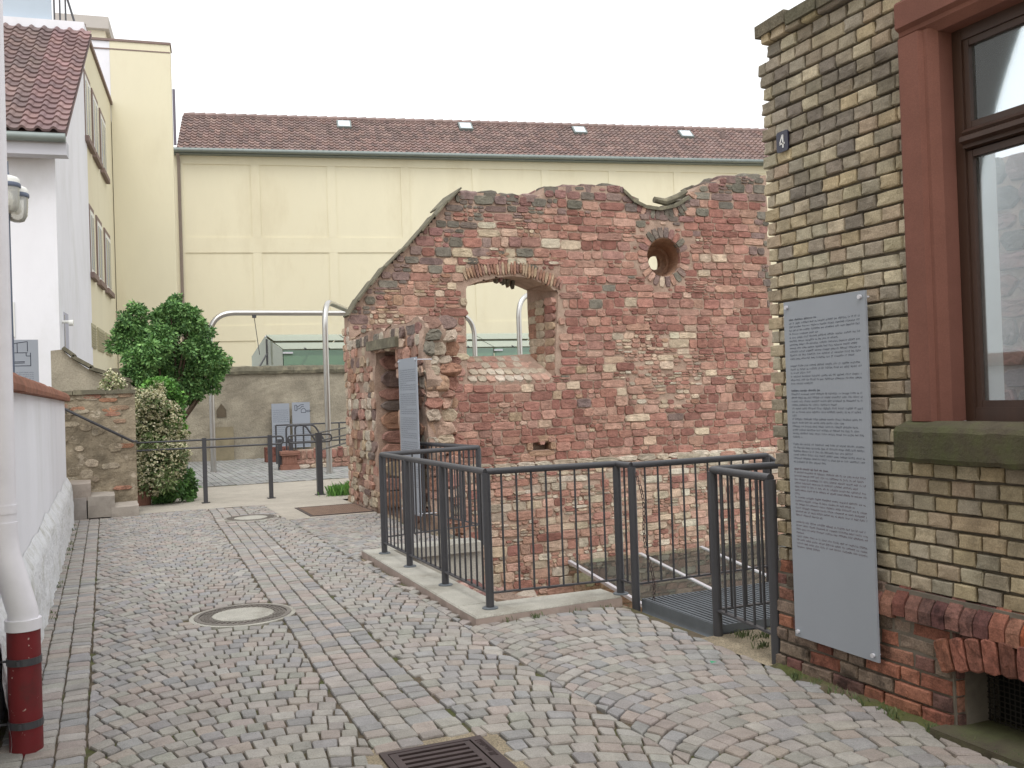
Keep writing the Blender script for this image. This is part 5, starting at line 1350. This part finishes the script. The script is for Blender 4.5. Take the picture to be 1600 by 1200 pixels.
# ================================================================== WHITE HOUSE, YELLOW WING AND TOWER
K = py(90, 400, 20.0); K.z = 0; wd = ray(340, 632); wd.z = 0; wd.normalize(); wn = Vector((wd.y, -wd.x, 0)); wl = -wn     # wd away, wn towards the street (right), wl left
def sp(x, y): return pl(x, y, K, wn)
def fr(x, y): return pl(x, y, K, wd)
wh = thing('white_house', 'white rendered house with red brown tiled roof and zinc gutter', 'house', (K.x, K.y, 0))
ze = fr(60, 214).z
sE = sp(138, 300); lenS = (sE - K).dot(wd)
VP_ = K + wn * .27
V0, V1 = pl(104, 203, VP_, wn), pl(143, 51, VP_, wn)
vd = (V1 - V0).normalized()
zj = V0.z + (lenS - (V0 - K).dot(wd)) * (V1.z - V0.z) / max(.01, (V1 - V0).dot(wd))
zj = min(zj, V1.z - .3)
b = MB(); Kz = K + ZZ * -.03
b.add([Kz, K + ZZ * (V0.z - .1), K + wl * 9 + ZZ * (V0.z - .1), K + wl * 9 + ZZ * -.03, K + wd * lenS + ZZ * -.03, K + wd * lenS + ZZ * (zj - .1), K + wd * lenS + wl * 9 + ZZ * (zj - .1), K + wd * lenS + wl * 9 + ZZ * -.03],
      [(0, 1, 2, 3), (0, 4, 5, 1), (4, 7, 6, 5), (1, 5, 6, 2), (3, 2, 6, 7)]); b.build('wall', m_white, wh)
# roof tiles (own parts)
rN = vd.cross(wl).normalized()
if rN.z < 0: rN = -rN
tb_ = MB(); TW, TL = .265, .34
for k in range(0, 9):
    t = k / 8; h = .055 * (math.sin(t * math.pi * 2) if t < .5 else 0) + (.0 if t < .5 else -.012 * math.sin((t - .5) * 2 * math.pi))
    tb_.v += [(t * TW, -.02, .03 + h - .03), (t * TW, -.02, .03 + h + .02), (t * TW, TL, h)]
for k in range(8): tb_.f += [(3 * k, 3 * k + 3, 3 * k + 4, 3 * k + 1), (3 * k + 1, 3 * k + 4, 3 * k + 5, 3 * k + 2)]; tb_.c += [(1, 1, 1)] * 2
tm = tb_.mesh('roof_tile', m_tile, False)
sideo = wn * .0; EO2 = V0 + sideo - vd * .12 + rN * .02
nr = 22; RS_ = ((V1 - V0).length + .1) / nr; cand = []
TC2 = [des(s2l(c), .25) for c in ((132, 106, 102), (122, 98, 95), (138, 110, 104), (116, 95, 93), (128, 104, 99))]
rot = Matrix((wn, vd, rN)).transposed().to_4x4()
for r_ in range(nr):
    for c in range(34):
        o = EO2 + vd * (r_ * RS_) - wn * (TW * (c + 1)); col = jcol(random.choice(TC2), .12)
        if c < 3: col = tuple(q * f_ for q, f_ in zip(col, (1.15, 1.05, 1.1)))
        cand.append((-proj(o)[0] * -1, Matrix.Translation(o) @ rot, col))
cand.sort(key=lambda t: -t[0]); rest = MB()
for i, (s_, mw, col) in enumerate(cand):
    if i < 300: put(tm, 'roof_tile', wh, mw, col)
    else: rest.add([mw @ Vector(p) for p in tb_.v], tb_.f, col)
rest.build('far_roof_tiles', m_tile, wh, kind='stuff')
b = MB(); q = V0 - vd * .1 + sideo * .9 - rN * .03; b.prism([q, q + vd * ((V1 - V0).length + .1), q + vd * ((V1 - V0).length + .1) + wl * 9, q + wl * 9], -rN * .06, TC2[1]); b.build('roof_deck', m_tile, wh)
b = MB(); g = V0 + sideo * .2 - vd * .22 - ZZ * .06; b.tube([g, g + wl * 9], .085, 10); b.build('gutter', m_zinc, wh, smooth=True)
b = MB(); q = V0 - vd * .12 + sideo * .4; b.obox(q - ZZ * .42, wl * 9, wd * .3, ZZ * .26); b.build('eaves_board', mat('eaves', s2l((190, 190, 198)), .8, .03, 2, 0), wh)
def panel_on(t, name, m, P, X, N, x0_, x1_, z0_, z1_, out=.01, th=.03):
    b = MB(); b.obox(P + X * x0_ + ZZ * z0_ + N * (out - th), X * (x1_ - x0_), N * th, ZZ * (z1_ - z0_)); return b.build(name, m, t)
def sS(x, y): p = sp(x, y); return (p - K).dot(wd), p.z
s0_, z1_ = sS(99, 487); s1_, z0_ = sS(108, 548)
nw = panel_on(wh, 'window', mat('reveal_grey', s2l((178, 178, 190)), .9, .03, 2, 0), K, wd, wn, s0_, s1_, z0_, z1_, .004, .02)
panel_on(wh, 'pane', m_pane, K, wd, wn, s0_ + .06, s0_ + .12, z0_ + .05, z1_ - .05, .008, .01)
b = MB(); q = sp(97, 503); b.tube([q - wn * .02, q + wn * .18], .03, 8); b.tube([q + wn * .12 - ZZ * .02, q + wn * .2 - ZZ * .02], .06, 10); b.build('wall_lamp', m_frame, wh, smooth=True)
a, c = fr(6, 472), fr(24, 527); so = (a - K).dot(wn), (c - K).dot(wn)
fw_ = panel_on(wh, 'window', m_frame, K, wn, -wd, so[0], so[1], c.z, a.z, .03, .06); 
panel_on(wh, 'pane', mat('purple_pane', s2l((60, 50, 80)), .1, 0, 1, 0, spec=.8), K, wn, -wd, so[0] + .06, so[1] - .06, c.z + .08, (a.z + c.z) / 2 - .04, .036, .03); panel_on(wh, 'pane', MATS['purple_pane'], K, wn, -wd, so[0] + .06, so[1] - .06, (a.z + c.z) / 2 + .04, a.z - .1, .036, .03)
# rooftop terrace on the white house
TP = V1 + vd * .05
rtb = thing('roof_terrace', 'white band and pale blue grey terrace screen above the white house roof', 'roof terrace', tuple(TP))
za_ = pl(60, 44, TP, wd).z; zb_ = pl(60, 29, TP, wd).z
xs0 = (pl(131, 40, TP, wd) - TP).dot(wn)
b = MB(); b.obox(TP + wn * xs0 - ZZ * (TP.z - za_) * 1, wl * 9, wd * .5, ZZ * (zb_ - za_)); b.build('white_band', m_white, rtb)
Q = TP + wd * .2; zc_ = pl(40, -6, Q, wd).z; xs1 = (pl(80, 10, Q, wd) - Q).dot(wn)
b = MB(); b.obox(Q + wn * xs1 + ZZ * (zb_ - Q.z), wl * 7, wd * .06, ZZ * (zc_ - zb_)); b.build('screen', m_bluegrey, rtb)
for k in range(3):
    b = MB(); q = Q + wn * (xs1 + .06 + k * .12) + ZZ * (zb_ - Q.z); b.tube([q, q + ZZ * 1.6], .02, 6); b.build('post', m_steel, rtb)
b = MB(); q = Q + wn * (xs1 + .5) + ZZ * (zb_ - Q.z); b.tube([q, q + ZZ * 1.7 - wn * .45], .025, 6); b.build('brace', m_steel, rtb)
# wing and tower
yb_ = thing('yellow_block', 'yellow rendered block with tall stair tower and strip windows behind the white house', 'building', tuple(sE))
T0 = sp(177.5, 300); T0.z = 0; lw_ = (T0 - K).dot(wd)
zp = sp(176.5, 172).z; zp2 = sp(143, 82).z
b = MB(); b.obox(K + wd * (lenS + .01) + ZZ * -.03 - wn * .02, wd * (lw_ - lenS + .4), wl * 1.0, ZZ * (zp + .03)); b.build('wing_wall', m_yellow, yb_)
b = MB(); b.obox(K + wd * (lenS + .0) + ZZ * (zp + .002) + wn * .04, wd * (lw_ - lenS - .01), wl * 1.05, ZZ * .1); b.build('parapet_trim', mat('brown_trim', s2l((128, 110, 104)), .7, .05, 2, 0), yb_)
def ft(x, y): return pl(x, y, T0, wd)
tr_ = (ft(272, 300) - T0).dot(wn); zt_ = ft(200, 66).z; wb = (ft(130, 300) - T0).dot(wn)
b = MB(); b.obox(T0 + ZZ * -.03, wn * tr_, wd * .7, ZZ * (zt_ + .03)); b.build('tower_wall', m_yellow, yb_)
b = MB(); b.obox(T0 + wn * (wb - 4) + ZZ * (zp - .5) + wd * .01, wn * (4 - wb - .003), wd * 7, ZZ * (zt_ - zp + .495)); b.build('white_wall', m_white, yb_)
b = MB(); b.obox(T0 + wn * (wb - 4) - wd * .03 + ZZ * (zt_ + .001), wn * (tr_ - wb + 4.03), wd * .75, ZZ * .07); b.build('tower_trim', MATS['brown_trim'], yb_)
zl = ft(200, 79).z; b = MB(); b.obox(T0 + wn * (wb - 4) - wd * .012 + ZZ * zl, wn * (tr_ - wb + 4), wd * .012, ZZ * .035); b.build('tower_band', MATS['brown_trim'], yb_)
def wrow(xs, ytop, ybot, xref):
    zt, zb3 = sp(xref, ytop).z, sp(xref, ybot).z
    for (xa_, xb3) in xs:
        sa, sb = sS(xa_, 300)[0], sS(xb3, 300)[0]; o = K + wd * 0
        w = panel_on(yb_, 'window', MATS['brown_trim'], K, wd, wn, sa, sb, zb3, zt, .012, .05)
        panel_on(w, 'frame', m_frame, K, wd, wn, sa + .12, sb - .05, zb3, zt - .12, .02, .05)
        m2 = (sa + sb) / 2
        for (u0, u1) in ((sa + .22, m2 - .02), (m2 + .1, sb - .14)):
            panel_on(w, 'pane', mat('bright_pane', s2l((120, 130, 142)), .07, .06, 1, 0, spec=.9), K, wd, wn, u0, u1, zb3 + .1, zt - .24, .03, .02)
        panel_on(w, 'sill', MATS['brown_trim'], K, wd, wn, sa - .05, sb + .08, zb3 - .14, zb3 - .01, .09, .1)
wrow(((135.5, 145), (147.5, 156), (159, 167)), 180, 266, 160); wrow(((138, 145), (149, 157), (161, 169.5)), 356, 447, 163)
zt, zb3 = sp(160, 516).z, sp(160, 550).z
for (xa_, xb3) in ((143, 150), (153, 163), (165.5, 174.5)):
    sa, sb = sS(xa_, 530)[0], sS(xb3, 530)[0]; v_ = panel_on(yb_, 'vent_panel', mat('vent', s2l((172, 166, 140)), .8, .05, 2, 0), K, wd, wn, sa, sb, zb3, zt, .012, .03)
    for k in range(8): panel_on(v_, 'louvre', MATS['vent'], K, wd, wn, sa + .04, sb - .04, zb3 + .04 + k * (zt - zb3 - .08) / 8, zb3 + .04 + (k + .5) * (zt - zb3 - .08) / 8, .03, .02)
rbx = thing('rooftop_room', 'pale rooftop room with flat roof behind the stair tower', 'building', tuple(T0 + wd * 8))
Q = T0 + wd * 8; x0r, x1r = (pl(95, 40, Q, wd) - Q).dot(wn), (pl(164, 40, Q, wd) - Q).dot(wn); z0r, z1r = zt_ - 1.0, pl(140, 28, Q, wd).z
b = MB(); b.obox(Q + wn * x0r + ZZ * (z0r), wn * (x1r - x0r), wd * 4, ZZ * (z1r - z0r - .45)); b.build('wall', m_cream, rbx)
b = MB(); b.obox(Q + wn * (x0r - .2) - wd * .25 + ZZ * (z1r - .449), wn * (x1r - x0r + .35), wd * 4.3, ZZ * .45); b.build('roof', mat('roof_fascia', s2l((176, 170, 164)), .8, .05, 2, 0), rbx)
b = MB(); q = Vector((BL.x, BL.y, 0)) + bd * -.1 - bn * .3; b.tube([q + ZZ * (ZE + .2), q + ZZ * (ZE + 2.3)], .05, 8); single(b, 'vent_pipe', mat('pipe_grey', s2l((110, 104, 116)), .6, .05, 2, 0), 'dark grey vertical pipe beside the tower at the roof end', 'pipe', smooth=True)

# sloping coped wall behind the stair wall
cw = thing('coped_wall', 'old grey wall with sloping slab coping below the white house', 'wall', (-.5, 18, 0)); YC_ = 18.2
prof = [py(x_, y_, YC_) for x_, y_ in ((79, 548), (97, 546), (112, 560), (140, 578), (165, 588), (205, 600))]
b = MB(); b.prism([Vector((prof[0].x, YC_, 0))] + [Vector((p.x, YC_, p.z)) for p in prof] + [Vector((prof[-1].x, YC_, 0))], (0, .45, 0)); b.build('wall', m_rubblewall, cw)
for i in range(1, 5):
    a, c = Vector((prof[i].x, YC_, prof[i].z)), Vector((prof[i + 1].x, YC_, prof[i + 1].z)); d = (c - a); nn = Vector((-d.z, 0, d.x)).normalized()
    b = MB(); b.obox(a - YY * .1 - d * .05 + nn * .002, d * 1.08 + nn * .03, YY * .65, nn * .06); b.build('coping_slab', m_slate, cw)
# plan board behind the low wall
pa, pb_ = py(8, 531, 16.4), py(61.5, 610, 16.4)
seg = [(.03, .08, .16, .05), (.16, .05, .30, .03), (.30, .03, .30, .18), (.16, .05, .16, .20), (.03, .2, .3, .2), (.28, .2, .28, .25), (.28, .25, .34, .25), (.34, .2, .34, .4), (.34, .4, .03, .4), (.03, .34, .26, .335), (.03, .36, .26, .355), (.08, .32, .08, .38)]
board('information_board', 'grey board with a building plan drawing in front of the white house', (pa.x, 16.4, pa.z), XX, -YY, pb_.x - pa.x, 1.5, [0] * 15 + [.9] * 9, .032, .03, 12, screws=False, extra=draw(seg, .005))
# street lamp
lp = thing('street_lamp', 'grey lamp post with two glass bell lanterns beside the white house', 'street lamp', (-1, 15.8, 0)); YL = 15.8
lx = py(15, 500, YL).x; zt = py(9, 252, YL).z
b = MB(); b.tube([(lx, YL, 0), (lx, YL, 1.2), (lx, YL, zt)], [.07, .055, .04], 14); b.build('pole', mat('lamp_post_paint', s2l((92, 100, 118)), .5, .06, 3, 0), lp, smooth=True)
for (x_, y_, dy) in ((12, 277, -.15), (25.5, 293, .1)):
    c = py(x_, y_, YL + dy); ln_ = bpy.data.objects.new('lantern', None); COL.objects.link(ln_); ln_.parent = lp; ln_.matrix_parent_inverse = lp.matrix_basis.inverted()
    b = MB(); b.lathe([(.155, -.09), (.16, -.03), (.13, .0), (.06, .025), (.002, .03)], tuple(c), 20); b.build('cap', m_frame, ln_, smooth=True)
    b = MB(); b.lathe([(.165, -.15), (.172, -.14), (.172, -.1), (.16, -.085)], tuple(c), 20); b.build('ring', MATS['lamp_post_paint'], ln_, smooth=True)
    b = MB(); b.lathe([(.04, -.52), (.1, -.5), (.14, -.42), (.15, -.3), (.155, -.15)], tuple(c), 20); b.build('glass_bell', m_lampglass, ln_, smooth=True)
    b = MB(); b.lathe([(.02, -.4), (.06, -.36), (.06, -.25), (.03, -.2)], tuple(c), 12); b.build('bulb', m_frame, ln_, smooth=True)
    b = MB(); b.tube([c + ZZ * .02, c + ZZ * .06, Vector((lx, YL, c.z + .1))], .02, 6); b.build('arm', MATS['lamp_post_paint'], ln_)

# ================================================================== PLANTS
def leaves(b, c, r_, n, size, cols, flat=.0, elong=1.8, shell=.55):
    for _ in range(n):
        d = Vector((random.gauss(0, 1), random.gauss(0, 1), random.gauss(0, 1))).normalized()
        k = shell + (1 - shell) * R(); k *= 1 + .25 * nz3(d.x * 2 + c.x, d.y * 2 + c.y, d.z * 2 + c.z, 1.5)
        p = c + Vector((d.x * r_, d.y * r_, d.z * r_)) * k
        u = (d + Vector((U(-1, 1), U(-1, 1), U(-1, .4)))).normalized(); v = u.cross(Vector((U(-1, 1), U(-1, 1), U(-.2, 1)))).normalized(); s_ = size * U(.6, 1.3)
        col = jcol(random.choice(cols), .2)
        w_ = u.cross(v) * s_ * .12
        b.add([p, p + u * s_ * elong * .5 + v * s_ * .5 + w_, p + u * s_ * elong, p + u * s_ * elong * .5 - v * s_ * .5 + w_], [(0, 1, 2, 3)], col)
def plant(name, label, cat, base, blobs, Y, dens, size, cols, dep=.35, elong=1.8, stems=True, trunk=.05, part='crown'):
    t = thing(name, label, cat, base); b = MB(); cs = []
    for (x_, y_, rp) in blobs:
        yy = Y + U(-dep, dep); c = py(x_, y_, yy); rr = rp * c.y / 1500 * 1.0
        cs.append((c, rr)); leaves(b, c, rr * .85, int(dens * rr * rr * .6), size, cols, elong=elong)
        for _ in range(10):
            d = Vector((random.gauss(0, 1), random.gauss(0, 1), random.gauss(0, 1) + .3)).normalized(); sr = rr * U(.15, .5)
            kc = U(.75, 1.3); leaves(b, c + d * rr * U(.6, 1.12), sr, int(dens * sr * sr * 1.3), size, [tuple(q * kc for q in cc) for cc in cols], elong=elong, shell=.3)
    b.build(part, m_leaf, t)
    if stems:
        b = MB(); base = Vector(base)
        hub = base + ZZ * (min(c.z for c, _ in cs) - base.z) * .6
        b.tube([base, hub], [trunk, trunk * .8], 8)
        for c, rr in cs: mid = hub.lerp(c, .5) + Vector((U(-.1, .1), U(-.1, .1), 0)); b.tube([hub, mid, c], [trunk * .6, trunk * .4, trunk * .15], 6)
        b.build('trunk', m_bark, t, smooth=True)
    return t, cs
DG = [tuple(q * 1.2 for q in des(s2l(c), .1)) for c in ((88, 128, 66), (74, 114, 58), (102, 144, 74), (62, 98, 52), (116, 156, 84))]
tp = py(275, 640, 18.6)
plant('tree', 'dense dark green small tree beside the yellow tower', 'tree', (tp.x, 18.6, 0), [(272, 472, 10), (266, 484, 14), (264, 506, 24), (298, 502, 20), (288, 530, 36), (246, 545, 30), (214, 496, 17), (204, 508, 16), (206, 532, 24), (222, 568, 32), (268, 575, 40), (315, 555, 30), (338, 568, 16), (322, 585, 24), (300, 605, 24), (262, 606, 30), (226, 592, 22), (192, 520, 8), (347, 574, 8), (300, 488, 9)],
      18.6, 13000, .036, DG, .35, 2.0, True, .06)
SG = [s2l(c) for c in ((120, 134, 92), (102, 122, 74), (136, 146, 110), (90, 108, 66))]
FL = [s2l(c) for c in ((198, 192, 160), (184, 180, 146), (208, 203, 176), (168, 168, 128))]
pp = gz(223, 790)
pot = thing('flower_pot', 'terracotta pot under the cream flowering shrub', 'pot', (pp.x, pp.y + .1, 0))
b = MB(); b.lathe([(.13, 0), (.175, .36), (.2, .36), (.2, .43), (.17, .43), (.16, .38), (.002, .38)], (pp.x, pp.y + .1, 0), 24); b.build('pot_body', m_terra, pot, smooth=False)
sh, cs = plant('flowering_shrub', 'tall shrub with cream flower clusters growing from the terracotta pot', 'shrub', (pp.x, pp.y + .1, .38), [(218, 622, 13), (236, 634, 22), (256, 655, 26), (228, 664, 24), (268, 684, 22), (240, 695, 34), (276, 712, 18), (222, 712, 16), (252, 728, 32), (232, 752, 22), (262, 748, 20), (224, 640, 14), (246, 612, 10)],
      pp.y + .1, 6500, .036, SG, .22, 2.2, True, .025)
b = MB()
for c, rr in cs:
    for _ in range(int(260 * rr / .25)):
        d = Vector((random.gauss(0, 1), random.gauss(0, 1) - .3, random.gauss(0, 1) + .5)).normalized(); p = c + d * rr * U(.95, 1.12)
        for _k in range(5):
            q = p + Vector((U(-.03, .03), U(-.03, .03), U(-.018, .018))); u = Vector((U(-1, 1), U(-1, 1), U(-.5, 1))).normalized() * .019; v = u.cross(Vector((U(-1, 1), U(-1, 1), U(-1, 1)))).normalized() * .014
            b.add([q - u, q + v, q + u, q - v], [(0, 1, 2, 3)], jcol(random.choice(FL), .08))
b.build('flowers', m_leaf, sh)
BG = [des(s2l(c), .1) for c in ((96, 150, 54), (84, 136, 48), (112, 164, 66), (70, 116, 44))]
tp = py(255, 700, 16.9)
plant('ivy_column', 'bright green ivy dome on a post behind the flowering shrub', 'ivy', (tp.x, 16.9, 0), [(252, 614, 21), (268, 632, 20), (238, 606, 13), (272, 655, 16), (262, 645, 20), (276, 670, 10)], 16.9, 7500, .05, BG, .1, 1.5, True, .05)
IG = [des(s2l(c), .12) for c in ((86, 130, 60), (74, 116, 52), (106, 152, 72), (62, 98, 48))]
tp = gz(270, 786)
plant('ground_ivy', 'low green ivy bush spilling onto the path edge', 'ivy', (tp.x, tp.y + .1, 0), [(268, 755, 26), (250, 768, 18), (290, 765, 14), (284, 742, 14), (262, 776, 12), (298, 772, 7), (268, 732, 14)], tp.y + .1, 7500, .05, IG, .12, 1.5, True, .02)
q = py(175, 606, SWY + .2)
tb2, cs2 = plant('flowering_plant', 'pale flower cushions on top of the stair cheek wall', 'plant', (q.x, SWY + .2, wz + .06), [(165, 600, 9), (178, 596, 11), (172, 588, 8), (192, 603, 7), (160, 604, 6)], SWY + .2, 9000, .03, FL + SG[:2], .05, 1.2, True, .008)
# grass at the foot of the ruin and along joints
WG = [des(s2l(c), .25) for c in ((92, 112, 58), (80, 100, 52), (112, 122, 72))]
def grass(name, label, spots, hgt, n, sp_):
    b = MB()
    for c in spots:
        for _ in range(n):
            p = c + Vector((random.gauss(0, sp_), random.gauss(0, sp_ * .6), 0)); h = hgt * U(.5, 1.3); d = Vector((U(-1, 1), U(-1, 1), 0)) * h * .5; s_ = Vector((U(-1, 1), U(-1, 1), 0)).normalized() * .004
            b.add([p - s_, p + s_, p + d * .4 + ZZ * h * .7 + s_ * .6, p + d + ZZ * h], [(0, 1, 2, 3)], jcol(random.choice(WG if name == 'weeds' else BG), .2))
    single(b, name, m_leaf, label, 'grass', kind='stuff')
grass('grass_tuft', 'bright green grass tuft at the corner of the ruin', [gz(545, 772), gz(530, 774), gz(552, 768)], .16, 220, .12)
wsp = [Vector((LWX + .1, U(5, 14.6), 0)) for _ in range(16)] + [Vector((XP - .07, U(2.2, 4.4), 0)) for _ in range(22)] + [Vector((3.6 + U(0, .25), U(4.5, 5.1), .01)) for _ in range(16)] + [Vector((U(2.4, 3.4), 6.2, 0)) for _ in range(5)]
grass('weeds', 'small weeds growing along the wall feet', wsp, .035, 14, .025)
b = MB(); p = gz(1111, 1036, .02); b.add([p, p + Vector((.03, -.015, .006)), p + Vector((.035, .01, .002)), p + Vector((.006, .02, .008))], [(0, 1, 2, 3)], s2l((60, 150, 110))); b.add([p + Vector((.02, -.02, .004)), p + Vector((.045, -.03, .01)), p + Vector((.05, -.01, .003))], [(0, 1, 2)], (.8, .82, .8))
single(b, 'paper_scrap', m_leaf, 'tiny green and white scrap of litter on the cobbles', 'litter')
